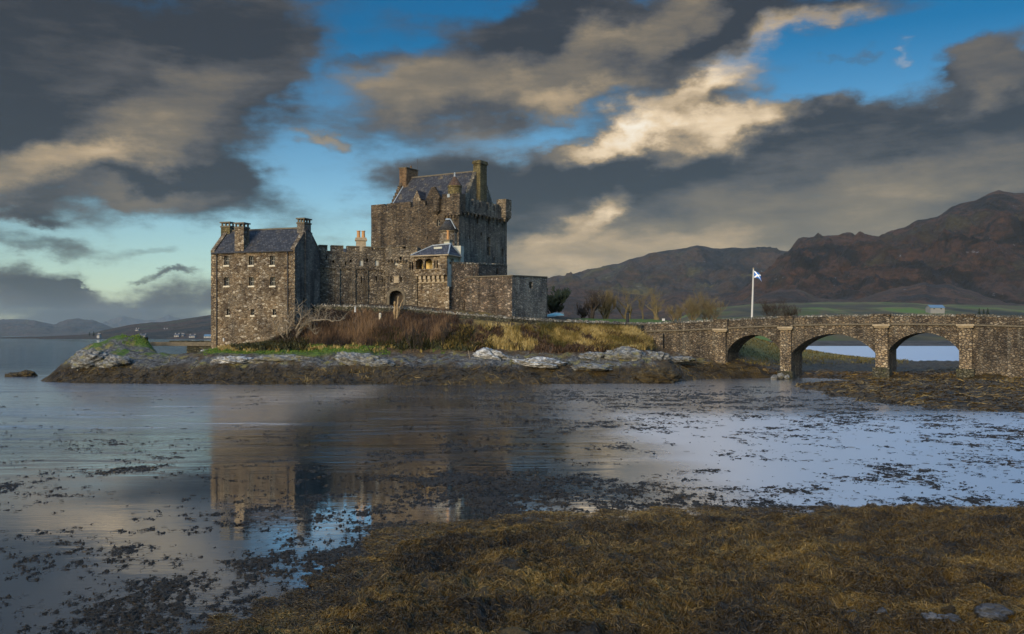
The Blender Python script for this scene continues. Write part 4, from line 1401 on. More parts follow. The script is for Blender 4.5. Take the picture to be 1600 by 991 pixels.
wl.sheet(FT.P(), out, holes + [arch], 1.1)
wl.poly([FT.pt(0, zt, 0), FT.pt(FT.L, zt, 0), FT.pt(FT.L, zt, -3), FT.pt(0, zt, -3)])
wl.sheet(lambda a, c, k: FT.pt(0, c, -a + k), rect(0, 3, 5.5, zt), [])
wl.sheet(lambda a, c, k: FT.pt(FT.L, c, -a + k), rect(0, 3, 5.5, zt), [])
wl.poly([FT.pt(0, 5.5, -3), FT.pt(FT.L, 5.5, -3), FT.pt(FT.L, zt, -3), FT.pt(0, zt, -3)])
wl.fbox(FT, FT.u(604), FT.u(650), zt - .06, zt + .12, -.3, .1)
u_ = FT.u(641)
wl.build('wall', M['curtain'], ro)
mo = MB()
outer = arch_pts(ul - .32, ur + .32, zb, zs, zc + .38, 14, True)
ring = outer[1:] + [outer[0]] + [arch[0]] + arch[:0:-1]
mo.sheet(FT.P(0.10), ring, [], 0.25, back=True)
mo.build('arch_moulding', M['dressed_dark'], ro)
dr = MB()
dr.fbox(FT, ul, ur, zb, zc, -1.3, -1.12)
for i in range(5):
    u = ul + (ur - ul) * (i + .5) / 5
    dr.fbox(FT, u - .03, u + .03, zb, zs, -1.12, -1.08)
dr.build('door', M['timber'], ro)
pq = MB()
u_, z_ = FT.uz(619.3, 437)
pq.fbox(FT, u_ - .3, u_ + .3, z_ - .42, z_ + .36, -.1, .06)
pq.fbox(FT, u_ - .38, u_ + .38, z_ + .36, z_ + .46, -.1, .12)
pq.build('plaque', M['dressed'], ro)
for u, z, hw, hh in sl:
    d_ = MB()
    d_.fbox(FT, u - hw, u + hw, z - hh, z + hh, -.7, -.5)
    d_.build('arrow_slit_shade', M['dark'], ro)  # plate painted black as the slit's inner darkness
mc = MB()
corbels(FT, FT.u(604), FT.u(636), FT.uz(620, 405.5)[1], 7, mc, .4, .28, .22)
mc.build('corbel', M['curtain'], ro)

# ------------------------------------------------------------------ castle: loggia house on corbels
FL = Fr(XY(646.5, 116.2), XY(699, 114.2))
ro = root('loggia_house', FL.pt(FL.L / 2, 8), 'small corbelled house with open arched loggia under a hipped slate roof', 'castle house')
dl = 3.6
ze = FL.uz(680, 398.5)[1]
zf = FL.uz(680, 430.5)[1]
zlow = FL.uz(680, 440)[1]
holes = []
for a, b_ in ((649.5, 661.0), (663.6, 675.5)):
    holes.append(arch_pts(FL.u(a), FL.u(b_), FL.uz(660, 420.5)[1], FL.uz(660, 408.5)[1], FL.uz(660, 404.5)[1], 10))
for px in (679.3, 683.2):
    slit(FL, holes, px, 413, 2.0, 12)
holes.append(rect(FL.L - 1e-3 - 0.0011, FL.L - 1e-3, ze - .2, ze - .19)) if False else None
wl = MB()
wl.sheet(FL.P(), rect(0, FL.L, zf, ze), holes, 0.35)
wl.poly([FL.pt(0, zf, 0), FL.pt(FL.L, zf, 0), FL.pt(FL.L, zf, -dl), FL.pt(0, zf, -dl)])
wl.sheet(lambda a, c, k: FL.pt(0, c, -a + k), rect(0, dl, zf, ze), [])
wl.fbox(FL, 0, FL.L, FL.uz(660, 421.5)[1] - .1, FL.uz(660, 421.5)[1], -.1, .09)
wl.fbox(FL, FL.u(687.5), FL.L - .004, zf + .01, ze - .01, -.2, .10)
# lower tower under the corbels
lo = 0.42
wl.sheet(FL.P(-lo), rect(FL.u(650.5), FL.L, 5.0, zf - .002), [rect(FL.u(656.5) - .07, FL.u(656.5) + .07, FL.uz(656, 452)[1], FL.uz(656, 443.5)[1])], .4)
ua = FL.u(650.5)
wl.poly([FL.pt(ua, 5, -lo), FL.pt(ua, zf - .002, -lo), FL.pt(ua, zf - .002, -dl), FL.pt(ua, 5, -dl)])
wl.build('wall', M['house'], ro)
cb = MB()
corbels(FL, FL.u(652), FL.u(694), zf - .01, 6, cb, .78, .34, .34, o=-lo)
cb.fbox(FL, FL.u(650.5), FL.u(697), zlow - .14, zlow - .02, -lo - .1, -lo + .08)
cb.build('corbel', M['dressed'], ro)
rm = MB()
rm.fbox(FL, .2, FL.u(687), FL.uz(660, 424)[1], ze - .05, -1.7, -1.55)
rm.build('loggia_back_wall', M['sunlit'], ro)
cl = MB()
q = FL.pt(FL.u(673.6), 0, -.55)
cl.cyl(q.x, q.y, FL.uz(660, 421)[1], FL.uz(660, 404)[1], .17, .15, 10)
cl.build('column', M['sunlit'], ro)
# harled right side
FR_ = Fr(FL.p1, XY(717, 117.2))
hr = []
window(FR_, ro, 705.8, 408.6, 7.2, 9.5, hr, sill=False, bars=(1, 1), depth=.15)
hw_ = MB()
hw_.sheet(FR_.P(), rect(0, FR_.L, FR_.uz(706, 416)[1] - 2.5, ze), hr, .3)
hw_.fbox(FR_, FR_.L, FR_.L + .9, FR_.uz(712, 420)[1] - 2.5, ZP(384.5, 117.5), -1.5, .25)
hw_.fbox(FR_, 1.2, FR_.L + .1, ze - .4, ZP(387, 117), -2.4, -1.3)
hw_.build('harled_wall', M['harl'], ro)
ang_l = math.atan2(FL.d.y, FL.d.x)
M['slate_loggia'] = slate('slate_loggia', ang_l, [(0.020, 0.022, 0.030), (0.042, 0.045, 0.058), (0.10, 0.10, 0.115)], 0.1, 0.2)
zr = FL.uz(680, 385.0)[1] + .25
e = .28
E_ = [FL.pt(-e, ze, e), FL.pt(FL.L + e, ze, e), Vector((*(FR_.p1 + FR_.d * .15 + FR_.nrm * e), ze)), FL.pt(-e, ze, -dl - .6)]
r0, r1 = FL.pt(FL.u(664), zr, -1.9), FL.pt(FL.u(691), zr + .12, -2.0)
rf = MB()
rf.poly([E_[0], E_[1], r1, r0])
rf.poly([E_[1], E_[2], r1])
rf.poly([E_[2], E_[3], r0, r1])
rf.poly([E_[3], E_[0], r0])
rf.poly([E_[0], E_[3], E_[2], E_[1]])
rl = rf.build('roof', M['slate_loggia'], ro)
hp = MB()
for a, c in ((E_[0], r0), (E_[1], r1), (r0, r1), (E_[2], r1)):
    hp.tube([a + Vector((0, 0, .05)), c + Vector((0, 0, .06))], .08, 6)
hp.build('lead_hip', M['lead'], rl)
fs = MB()
fs.tube([E_[0] - Vector((0, 0, .07)), E_[1] - Vector((0, 0, .07)), E_[2] - Vector((0, 0, .07))], .09, 6)
fs.build('eaves_board', M['dressed'], ro)
q = XY(700, 118.2)
ch = MB()
ch.box((q[0], q[1], (ze + ZP(377.5, 118.2)) / 2), (.78, .7, ZP(377.5, 118.2) - ze), ang_l)
c_ = ch.build('chimney', M['harl'], ro)
ch = MB()
ch.box((q[0], q[1], ZP(376.3, 118.2)), (.98, .9, .22), ang_l)
ch.build('chimney_cap', M['dressed_dark'], c_)
ch = MB()
ch.cyl(q[0], q[1], ZP(375.5, 118.2), ZP(361.5, 118.2), .17, .15, 12)
ch.cyl(q[0], q[1], ZP(361.5, 118.2), ZP(360.3, 118.2), .2, .2, 12)
ch.build('chimney_pot', M['pot'], c_)

# ------------------------------------------------------------------ castle: the keep
K0, K1 = Vector(XY(580, 134.4)), Vector(XY(717, 127.0))
F1 = Fr(K0, K1)
kx = (792 - 800) / FPX
kd = -F1.nrm
KW = (kx * K1.y - K1.x) / (kd.x - kx * kd.y)
F2 = Fr(K1, K1 + kd * KW)
F3 = Fr(K1 + kd * KW, K0 + kd * KW)
F4 = Fr(K0 + kd * KW, K0)
KL = F1.L
ro = root('castle_keep', (*((K0 + K1) / 2 + kd * KW / 2), 8), 'great square rubble keep with parapet, crow stepped gables and tall chimneys', 'castle keep')
zp = F1.uz(640, 315.5)[1]                                   # parapet top
zw = zp - 1.75                                              # wall walk
h1, h2 = [], []
window(F1, ro, 685.0, 348, 4.6, 10, h1, sill=False, bars=(0, 1), depth=.3)
for a in ((705.5, 334, 2.6, 7), (637, 334, 1.8, 4), (617.5, 372, 1.6, 4), (668, 372, 1.6, 4.5)):
    slit(F1, h1, *a)
for px, py, pw, ph in ((763.3, 346.5, 3.6, 9), (763.4, 376.5, 4.4, 12), (763.4, 392.5, 4.4, 14), (745.5, 344.5, 3.8, 10), (785, 394.5, 2.6, 11)):
    window(F2, ro, px, py, pw, ph, h2, sill=False, bars=(0, 1), depth=.3, minw=.2)
for a in ((777, 349, 2.4, 7), (784.8, 353, 2, 7), (752, 366, 2, 5), (772, 404, 2, 5), (734, 371, 2, 5)):
    slit(F2, h2, *a)
wl = MB()
wl.sheet(F1.P(), rect(0, KL, 4, zw), h1, .5)
wl.sheet(F2.P(), rect(0, KW, 4, zw), h2, .5)
wl.sheet(F3.P(), rect(0, KL, 4, zw), [])
wl.sheet(F4.P(), rect(0, KW, 4, zw), [])
wl.poly([F1.pt(0, zw, 0), F1.pt(KL, zw, 0), F1.pt(KL, zw, -KW), F1.pt(0, zw, -KW)])
body = wl.build('wall', M['keep'], ro)
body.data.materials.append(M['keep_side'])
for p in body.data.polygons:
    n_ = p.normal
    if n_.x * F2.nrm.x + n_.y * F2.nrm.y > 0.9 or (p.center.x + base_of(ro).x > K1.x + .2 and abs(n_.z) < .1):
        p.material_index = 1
for side in (0, 1):
    qn = MB()
    z, k = 9.0, 0
    rq = random.Random(6 + side)
    while z < zw - 2.6:
        h_ = rq.uniform(.25, .45)
        ln = rq.uniform(.6, .9) if k % 2 else rq.uniform(.3, .45)
        if side:
            qn.fbox(F1, KL - ln, KL + .02, z + .02, z + h_ - .02, -.35, .025)
        else:
            qn.fbox(F1, -.02, ln, z + .02, z + h_ - .02, -.35, .025)
        z += h_
        k += 1
    qn.build('quoins', M['curtain'], ro)
pa = MB()
n1 = [(F1.u(601), F1.u(604.5), .25), (F1.u(641.5), F1.u(645.5), .75), (F1.u(664.5), F1.u(668), .7), (F1.u(690.2), F1.u(692), .8)]
pa.sheet(F1.P(.035), crenels(0, KL, zw, zp, n1), [], .5, back=True)
pa.build('parapet', M['keep'], ro)
pa = MB()
n2 = [(a, a + .55, 1.0) for a in (1.2, 3.0, 5.0, 6.9, 8.7, 10.4)]
pa.sheet(F2.P(.035), crenels(.52, KW, zw, zp + .25, n2), [], .5, back=True)
pa.build('parapet', M['keep_side'], ro)
pa = MB()
n3 = [(a, a + .55, .7) for a in (2, 5, 8, 11)]
pa.sheet(F3.P(.035), crenels(.52, KL - .02, zw, zp, n3), [], .5, back=True)
pa.build('parapet', M['keep'], ro)
pa = MB()
pa.sheet(F4.P(.035), crenels(.52, KW - .52, zw, zp, n3[:3]), [], .5, back=True)
pa.build('parapet', M['keep'], ro)
mc = MB()
corbels(F2, .6, KW - 1.4, zw - .05, 11, mc, .55, .30, .26)
mc.fbox(F2, .05, KW - .9, zw - .04, zw + .10, -.1, .30)
mc.build('corbel', M['curtain'], ro)
# box bay at the front corner, small round bartizan, far corner turret
by = MB()
by.fbox(F1, F1.u(693), KL + .32, F1.uz(705, 337)[1], F1.uz(705, 303.5)[1], -.3, .32)
by.fbox(F2, -.02, 1.15, F1.uz(705, 333)[1], F1.uz(705, 303.7)[1], -.6, .30)
for px in (695, 700, 705, 710, 715):
    u = F1.u(px)
    by.fbox(F1, u - .13, u + .13, F1.uz(705, 341)[1], F1.uz(705, 337)[1], -.1, .22)
by.build('corner_bay', M['keep'], ro)
u_, z_ = F1.uz(683.7, 320)
q = F1.pt(u_, 0, .12)
bz = MB()
bz.cyl(q.x, q.y, F1.uz(683, 331)[1], F1.uz(683, 309)[1], .52, .54, 14)
bz.cyl(q.x, q.y, F1.uz(683, 336)[1], F1.uz(683, 331)[1], .12, .50, 14)
bz.build('bartizan', M['keep'], ro)
q = F2.pt(KW - .78, 0, -.02)
bz = MB()
zt_, zb_ = ZP(312.5, q.y), ZP(338.5, q.y)
bz.box((q.x, q.y, (zt_ + zb_) / 2), (1.55, 1.55, zt_ - zb_), math.atan2(F2.d.y, F2.d.x))
for i in range(3):
    s_ = 1.5 - .3 * i
    bz.box((q.x, q.y, zb_ - .13 - .26 * i), (s_, s_, .25), math.atan2(F2.d.y, F2.d.x))
bz.build('bartizan', M['curtain'], ro)
# cap house with conical roof over the corner
q = F1.off(-1.3).pt(F1.off(-1.3).u(710.5), 0)
zc0, zc1, zc2 = zw, ZP(291.5, q.y), ZP(275.5, q.y)
tw = MB()
tw.cyl(q.x, q.y, zc0, zc1, .92, .92, 16)
tw.cyl(q.x, q.y, zc1 - .12, zc1 + .05, 1.0, 1.0, 16)
tu = tw.build('cap_house', M['mosschim'], ro)
tw = MB()
tw.cyl(q.x, q.y, zc1 + .05, zc2, 1.02, .10, 16)
M['rustroof'] = stone('russet_stone_tiles', [(0.08, 0.045, 0.03), (0.12, 0.07, 0.045), (0.10, 0.075, 0.05)], .3, 2.2, (.05, .035, .03), .05, .4, .2, .2, 7)
tw.build('turret_roof', M['rustroof'], tu)
tw = MB()
tw.cyl(q.x, q.y, zc2 - .1, zc2 + .35, .16, .08, 8)
tw.cyl(q.x, q.y, zc2 + .35, zc2 + .55, .14, .03, 8)
tw.build('finial', M['lead'], tu)
wn = MB()
u_, z_ = F1.uz(703, 306)
wn.fbox(F1, u_ - .22, u_ + .18, z_ - .25, z_ + .2, .32, .35)
wn.build('window', M['lead'], ro)
# roof block
FRf = F1.off(-3.3)
RW = 8.8
ua, ub = .12, KL - 1.55
zei = zw + 1.15
zri = ZP(268.5, F1.pt(ub, 0, -3.3 - RW / 2).y)
ang_k = math.atan2(F1.d.y, F1.d.x)
M['slate_keep'] = slate('slate_keep', ang_k, [(0.015, 0.016, 0.020), (0.032, 0.033, 0.039), (0.065, 0.065, 0.07)], .8, .3)
rf = MB()
for s0 in (0, 1):
    def RQ(u, v, o):
        d_ = (-.25 + (RW / 2 + .25) * v) if s0 == 0 else (RW + .25 - (RW / 2 + .25) * v)
        return FRf.pt(u, zei + (zri - zei) * v + o, -d_)
    rf.hexa([RQ(ua + .5, 0, 0), RQ(ub - .5, 0, 0), RQ(ub - .5, 1, 0), RQ(ua + .5, 1, 0), RQ(ua + .5, 0, .14), RQ(ub - .5, 0, .14), RQ(ub - .5, 1, .14), RQ(ua + .5, 1, .14)])
rk_ = rf.build('roof', M['slate_keep'], ro)
rd = MB()
rd.tube([FRf.pt(ua + .5, zri + .12, -RW / 2), FRf.pt(ub - .5, zri + .12, -RW / 2)], .13, 6)
rd.build('ridge_cap', M['dressed_dark'], rk_)
st_ = MB()
st_.tube([RQ(ua + .75, 0, .16) if False else FRf.pt(ua + .62, zei + .2, .2), FRf.pt(ua + .62, zri + .18, -RW / 2)], .10, 5)
st_.build('lead_flashing', M['lead'], rk_)
lw = MB()
lw.fbox(FRf, ua + .5, ub - .5, zw, zei - .02, -.6, -.05)
lw.fbox(FRf, ua + .5, ub - .5, zw, zei - .02, -RW + .05, -RW + .6)
lw.build('attic_wall', M['keep'], ro)
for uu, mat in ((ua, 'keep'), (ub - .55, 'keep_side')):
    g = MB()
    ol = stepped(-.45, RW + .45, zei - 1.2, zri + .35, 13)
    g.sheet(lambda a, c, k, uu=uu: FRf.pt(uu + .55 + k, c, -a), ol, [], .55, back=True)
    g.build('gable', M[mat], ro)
# chimneys
q = FRf.pt(.75, 0, -RW / 2 - .1)
zt_ = ZP(265.5, q.y)
s_ = MB()
s_.box((q.x, q.y, (zt_ + zri - 1.6) / 2), (1.25, 2.9, zt_ - zri + 1.6), ang_k)
s_.box((q.x, q.y, zri - 1.9), (1.1, 2.1, .6), ang_k)
c_ = s_.build('chimney', M['brickwarm'], ro)
s_ = MB()
s_.box((q.x, q.y, zt_ + .07), (1.45, 3.1, .14), ang_k)
s_.build('chimney_cap', M['dressed_dark'], c_)
s_ = MB()
s_.cyl(q.x + .35, q.y - .2, zt_ + .14, zt_ + .55, .14, .12, 10)
s_.build('chimney_pot', M['brickwarm'], c_)
s_ = MB()
s_.tube([(q.x + 1.25, q.y, zt_ - 1.4), (q.x + 1.25, q.y, zt_ + 1.6)], .028, 5)
s_.build('aerial', M['iron'], ro)
q = FRf.pt(ub + .02, 0, -RW / 2)
zt_ = ZP(254.5, q.y)
s_ = MB()
s_.box((q.x, q.y, (zt_ + zw + 1.0) / 2), (1.15, 1.75, zt_ - zw - 1.0), ang_k)
c_ = s_.build('chimney', M['mosschim'], ro)
s_ = MB()
s_.box((q.x, q.y, zt_ - .15), (1.42, 2.02, .25), ang_k)
s_.box((q.x, q.y, zt_ + .08), (1.30, 1.9, .22), ang_k)
s_.build('chimney_cap', M['mosschim'], c_)
# dormers
FD = F1.off(-3.0)
for (pa_, pb_, pt_, steps, mat) in ((645.5, 657, 297.5, 0, 'house'), (665.5, 687.5, 292.5, 6, 'keep')):
    a, c = FD.u(pa_), FD.u(pb_)
    z0, z1 = zw + .2, FD.uz((pa_ + pb_) / 2, pt_)[1]
    zs_ = FD.uz((pa_ + pb_) / 2, 311)[1]
    d_ = MB()
    if steps:
        ol = stepped(a, c, zs_, z1, steps, .4)
        ol[0], ol[1] = (a, z0), (c, z0)
    else:
        ol = [(a, z0), (c, z0), (c, zs_), ((a + c) / 2, z1), (a, zs_)]
    d_.sheet(FD.P(), ol, [], .35, back=True)
    dm = d_.build('dormer', M[mat], ro)
    d_ = MB()
    m_ = (a + c) / 2
    for s0 in (a - .08, c + .08):
        d_.poly([FD.pt(s0, zs_ - .05, -.36 if steps else -.02), FD.pt(m_, z1 - (.25 if steps else -.04), -.36 if steps else -.02), FD.pt(m_, z1 - .2, -3.4), FD.pt(s0, zs_ - .05, -2.2)])
    d_.build('dormer_roof', M['slate_keep'], dm)

# ------------------------------------------------------------------ castle: stair turret in front of the keep
q = XY(700.3, 122.5)
ro = root('stair_turret', (q[0], q[1], 10), 'round stair turret with dark conical slate roof rising behind the loggia', 'turret')
zz0, zz1, zz2 = 9.0, ZP(360.5, q[1]), ZP(343.0, q[1])
s_ = MB()
s_.cyl(q[0], q[1], zz0, zz1, 1.12, 1.12, 22)
s_.build('wall', M['house'], ro, smooth=True)
s_ = MB()
s_.cyl(q[0], q[1], zz1 - .04, zz2, 1.36, .22, 22)
M['slate_dark'] = slate('slate_dark', 0.3, [(0.016, 0.017, 0.018), (0.030, 0.030, 0.032), (0.05, 0.05, 0.05)], .2, .22)
s_.build('roof', M['slate_dark'], ro, smooth=True)
s_ = MB()
s_.cyl(q[0], q[1], zz2 - .1, zz2 + .10, .42, .30, 14)
s_.tube([(q[0] + .3, q[1] - .25, zz2), (q[0] + 1.0, q[1] - .9, zz1 + .12)], .06, 5)
s_.build('lead_cap', M['lead'], ro)
s_ = MB()
s_.cyl(q[0], q[1], zz1 - .25, zz1 - .05, 1.22, 1.28, 22)
s_.build('eaves_course', M['dressed_dark'], ro, smooth=True)
s_ = MB()
s_.tube([(q[0] + .85, q[1] - .80, zz1 - .2), (q[0] + .85, q[1] - .80, 12)], .06, 6)
s_.build('downpipe', M['iron'], ro)

# ------------------------------------------------------------------ castle: terrace wall and angular bastion
FW1 = Fr(XY(698.5, 115.0), XY(748, 116.6))
FW2 = Fr(XY(748, 116.6), XY(792.5, 123.5))
ro = root('terrace_wall', FW1.pt(FW1.L / 2, 8), 'upper terrace wall of rubble under the keep and behind the bastion', 'castle wall')
zt = FW1.uz(720, 412.5)[1]
wl = MB()
wl.sheet(FW1.P(), rect(0, FW1.L, 5, zt), [], .6, back=True)
h_ = []
slit(FW2, h_, 777, 424, 3.0, 10)
wl.sheet(FW2.P(), [(0, 5), (FW2.L, 5), (FW2.L, zt + .35), (0, zt + .02)], h_, .6, back=True)
wl.build('wall', M['bastion'], ro)
c_ = MB()
for F_ in (FW1, FW2):
    n = int(F_.L / .55)
    rr = random.Random(5)
    for i in range(n):
        u = F_.L * i / n
        hgt = .12 + .1 * rr.random()
        sl_ = (0.35 if F_ is FW2 else 0.0)
        zz_ = zt + .01 + sl_ * i / n
        c_.fbox(F_, u + .02, u + F_.L / n - .02, zz_, zz_ + hgt, -.65, .05)
c_.build('coping', M['coping'], ro)
d_ = MB()
u, z = FW2.uz(777, 424)
d_.fbox(FW2, u - .3, u + .3, z - .6, z + .6, -.58, -.5)
d_.build('arrow_slit_shade', M['dark'], ro)  # black sheet painting the shade within this slit

FB1 = Fr(XY(727, 115.2), XY(800, 112.6))
FB2 = Fr(XY(800, 112.6), XY(855, 119.5))
ro = root('bastion', FB1.pt(FB1.L, 7), 'low angular rubble bastion with flat top at the right end of the castle', 'bastion')
zt = FB1.uz(770, 432.5)[1]
zt2 = ZP(434.0, 119.5)
holes, sl = [], []
for a in ((829.5, 445.5, 5.0, 10), (807.5, 458, 2, 2.5), (847.5, 458, 1.8, 2.2)):
    sl.append(slit(FB2, holes, *a))
wl = MB()
zt0 = FB1.uz(727, 434)[1]
zt1 = FB1.uz(800, 431.5)[1]
wl.sheet(FB1.P(), [(0, 5), (FB1.L, 5), (FB1.L, zt1), (0, zt0)], [])
wl.sheet(FB2.P(), [(0, 5), (FB2.L, 5), (FB2.L, zt2), (0, zt1)], holes, .6)
FB3 = Fr(FB2.p1, FB2.p1 + Vector((-5, 6)))
wl.sheet(FB3.P(), [(0, 5), (FB3.L, 5), (FB3.L, zt2), (0, zt2)], [])
wl.poly([FB1.pt(0, zt0 - .01), FB1.pt(FB1.L, zt1 - .01), FB2.pt(FB2.L, zt2 - .01), FB3.pt(FB3.L, zt2 - .01), (FB1.p0.x + 1, FB1.p0.y + 9, zt0 - .01)])
wl.poly([(FB1.p0.x, FB1.p0.y, 5), (FB1.p0.x, FB1.p0.y, zt0), (FB1.p0.x + 1, FB1.p0.y + 9, zt0), (FB1.p0.x + 1, FB1.p0.y + 9, 5)])
body = wl.build('wall', M['bastion'], ro)
body.data.materials.append(M['gable'])
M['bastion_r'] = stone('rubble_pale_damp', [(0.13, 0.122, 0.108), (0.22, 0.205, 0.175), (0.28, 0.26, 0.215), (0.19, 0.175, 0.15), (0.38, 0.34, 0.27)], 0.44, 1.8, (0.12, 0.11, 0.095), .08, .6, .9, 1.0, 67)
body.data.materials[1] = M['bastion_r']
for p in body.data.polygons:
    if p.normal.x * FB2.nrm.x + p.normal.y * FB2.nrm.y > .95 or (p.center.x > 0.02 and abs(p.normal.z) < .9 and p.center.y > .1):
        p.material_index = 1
c_ = MB()
c_.hexa([FB1.pt(0, zt0, .07), FB1.pt(FB1.L, zt1, .07), FB1.pt(FB1.L, zt1, -.5), FB1.pt(0, zt0, -.5), FB1.pt(0, zt0 + .13, .07), FB1.pt(FB1.L, zt1 + .13, .07), FB1.pt(FB1.L, zt1 + .13, -.5), FB1.pt(0, zt0 + .13, -.5)])
c_.hexa([FB2.pt(.06, zt1, .07), FB2.pt(FB2.L, zt2, .07), FB2.pt(FB2.L, zt2, -.5), FB2.pt(.06, zt1, -.5), FB2.pt(.06, zt1 + .14, .07), FB2.pt(FB2.L, zt2 + .14, .07), FB2.pt(FB2.L, zt2 + .14, -.5), FB2.pt(.06, zt1 + .14, -.5)])
c_.build('coping', M['dressed_dark'], ro)
for u, z, hw, hh in sl:
    d_ = MB()
    d_.fbox(FB2, u - hw, u + hw, z - hh, z + hh, -.62, -.5)
    d_.build('loophole_shade', M['dark'], ro)  # black backing painted as the shade inside the opening

# ------------------------------------------------------------------ low mossy wall round the island
BW = [(492, 476.0, 112.9), (520, 476.5, 112.6), (560, 477, 112.4), (600, 478.5, 112.2), (640, 480.5, 112.0), (670, 484, 111.8), (700, 487.5, 111.4), (750, 491.5, 111.2), (800, 495.5, 111.2), (850, 499, 112.8), (900, 501, 115.0), (950, 503, 117.2), (1000, 505, 119.6)]
rr = random.Random(11)
pts = []
for (a, b_) in zip(BW[:-1], BW[1:]):
    n = 8
    for i in range(n):
        t_ = i / n
        pts.append(tuple(a[k] + (b_[k] - a[k]) * t_ for k in range(3)))
pts.append(BW[-1])
P3 = [WP(*p) for p in pts]
ro = root('boundary_wall', (P3[len(P3) // 2].x, P3[len(P3) // 2].y, 6.0), 'low mossy dry stone wall running below the castle towards the bridge', 'stone wall')
wl, cpn = MB(), MB()
for a, b_ in zip(P3[:-1], P3[1:]):
    d_ = (b_ - a)
    d_.z = 0
    n_ = Vector((d_.y, -d_.x, 0)).normalized() * .32
    a1, b1 = a - Vector((0, 0, .22)), b_ - Vector((0, 0, .22))
    dn = Vector((0, 0, -2.4))
    wl.hexa([a1 + n_ * 1.25 + dn, b1 + n_ * 1.25 + dn, b1 - n_ * 1.25 + dn, a1 - n_ * 1.25 + dn, a1 + n_, b1 + n_, b1 - n_, a1 - n_])
    k = max(2, int(d_.length / .34))
    for i in range(k):
        t0_, t1_ = (i + .04) / k, (i + .96 - .1 * rr.random()) / k
        lift = rr.uniform(-.10, .10)
        hh = .26 + lift
        q0, q1 = a1.lerp(b1, t0_) + Vector((0, 0, .004)), a1.lerp(b1, t1_) + Vector((0, 0, .004))
        e_ = n_ * rr.uniform(.95, 1.15)
        up = Vector((0, 0, hh))
        cpn.hexa([q0 + e_, q1 + e_, q1 - e_, q0 - e_, q0 + e_ * .8 + up * rr.uniform(.75, 1), q1 + e_ * .8 + up * rr.uniform(.75, 1), q1 - e_ * .8 + up, q0 - e_ * .8 + up])
wl.build('wall', M['wallmoss'], ro)
cpn.build('coping', M['coping'], ro)

# ------------------------------------------------------------------ bridge
th = R(32)
bd = Vector((math.cos(th), -math.sin(th)))
A0 = Vector(XY(1125, 115.0))
kx = (1000 - 800) / FPX
t_ = (kx * A0.y - A0.x) / (bd.x - kx * bd.y)
pL = A0 + bd * t_
kx = (1760 - 800) / FPX
t_ = (kx * A0.y - A0.x) / (bd.x - kx * bd.y)
pR = A0 + bd * t_
FBr = Fr(pL, pR)
BD = 4.3
TOP = [(1000, 505), (1060, 503), (1118, 500), (1180, 496.5), (1240, 494), (1300, 492.5), (1380, 491.5), (1450, 491.5), (1510, 492), (1560, 493), (1600, 494), (1700, 498), (1760, 500)]
UT = [FBr.uz(px, py) for px, py in TOP]


def ztop(u):
    return float(np.interp(u, [q[0] for q in UT], [q[1] for q in UT]))


def zstr(u):
    return ztop(u) - 1.08


ro = root('stone_bridge', FBr.pt(FBr.L / 2, 0), 'old rubble stone bridge with three segmental arches leading to the castle', 'bridge')
uu = list(np.linspace(0, FBr.L, 40))
ARCH = [(1136.5, 1221.0, 550.5, 523.5), (1237.5, 1368.5, 552.0, 522.0), (1389.0, 1498.5, 547.5, 520.0)]
AR = []
for a, b_, ys_, yc_ in ARCH:
    ul, ur = FBr.u(a), FBr.u(b_)
    zs = (FBr.uz(a, ys_)[1] + FBr.uz(b_, ys_)[1]) / 2
    zc = FBr.uz((a + b_) / 2, yc_)[1]
    AR.append((ul, ur, zs, zc))
bot = [(0, -1.0)]
for ul, ur, zs, zc in AR:
    ap = arch_pts(ul, ur, -1.0, zs, zc, 20)
    bot += [(ul, -1.0)] + ap[2:][::-1] + [(ur, -1.0)]
bot += [(FBr.L, -1.0)]
ol = bot + [(u, zstr(u)) for u in uu[::-1]]
q_ = [ol[0]]
for k in ol[1:]:
    if abs(k[0] - q_[-1][0]) + abs(k[1] - q_[-1][1]) > 1e-5:
        q_.append(k)
wl = MB()
wl.sheet(FBr.P(), q_, [], BD, back=True)
wl.build('wall', M['bridge'], ro)


def strip(name, mat, dz0, dz1, o0, o1, par, n=90):
    s_ = MB()
    for i in range(n):
        a, c = FBr.L * i / n, FBr.L * (i + 1) / n
        s_.hexa([FBr.pt(a, zstr(a) + dz0, o1), FBr.pt(c, zstr(c) + dz0, o1), FBr.pt(c, zstr(c) + dz0, o0), FBr.pt(a, zstr(a) + dz0, o0),
                 FBr.pt(a, zstr(a) + dz1, o1), FBr.pt(c, zstr(c) + dz1, o1), FBr.pt(c, zstr(c) + dz1, o0), FBr.pt(a, zstr(a) + dz1, o0)])
    return s_.build(name, M[mat], par)


strip('parapet', 'bridge', .004, .90, -.42, .02, ro)
strip('parapet', 'bridge', .004, .90, -BD - .02, -BD + .42, ro)
strip('string_course', 'dressed_dark', -.06, .10, -.1, .16, ro)
n = int(FBr.L / .26)
for side in (0, 1):
    cpn = MB()
    o0, o1 = ((-.46, .06) if side == 0 else (-BD - .06, -BD + .46))
    for i in range(n):
        a, c = FBr.L * (i + .05) / n, FBr.L * (i + .93) / n
        z0 = zstr(a) + .905
        h0, h1 = rr.uniform(.12, .30), rr.uniform(.12, .30)
        j = rr.uniform(-.05, .04)
        cpn.hexa([FBr.pt(a, z0, o1 + j), FBr.pt(c, z0, o1 + j), FBr.pt(c, z0, o0), FBr.pt(a, z0, o0), FBr.pt(a, z0 + h0, o1 + j - .06), FBr.pt(c, z0 + h1, o1 + j - .06), FBr.pt(c, z0 + h1, o0 + .05), FBr.pt(a, z0 + h0, o0 + .05)])
    cpn.build('coping', M['coping'], ro)
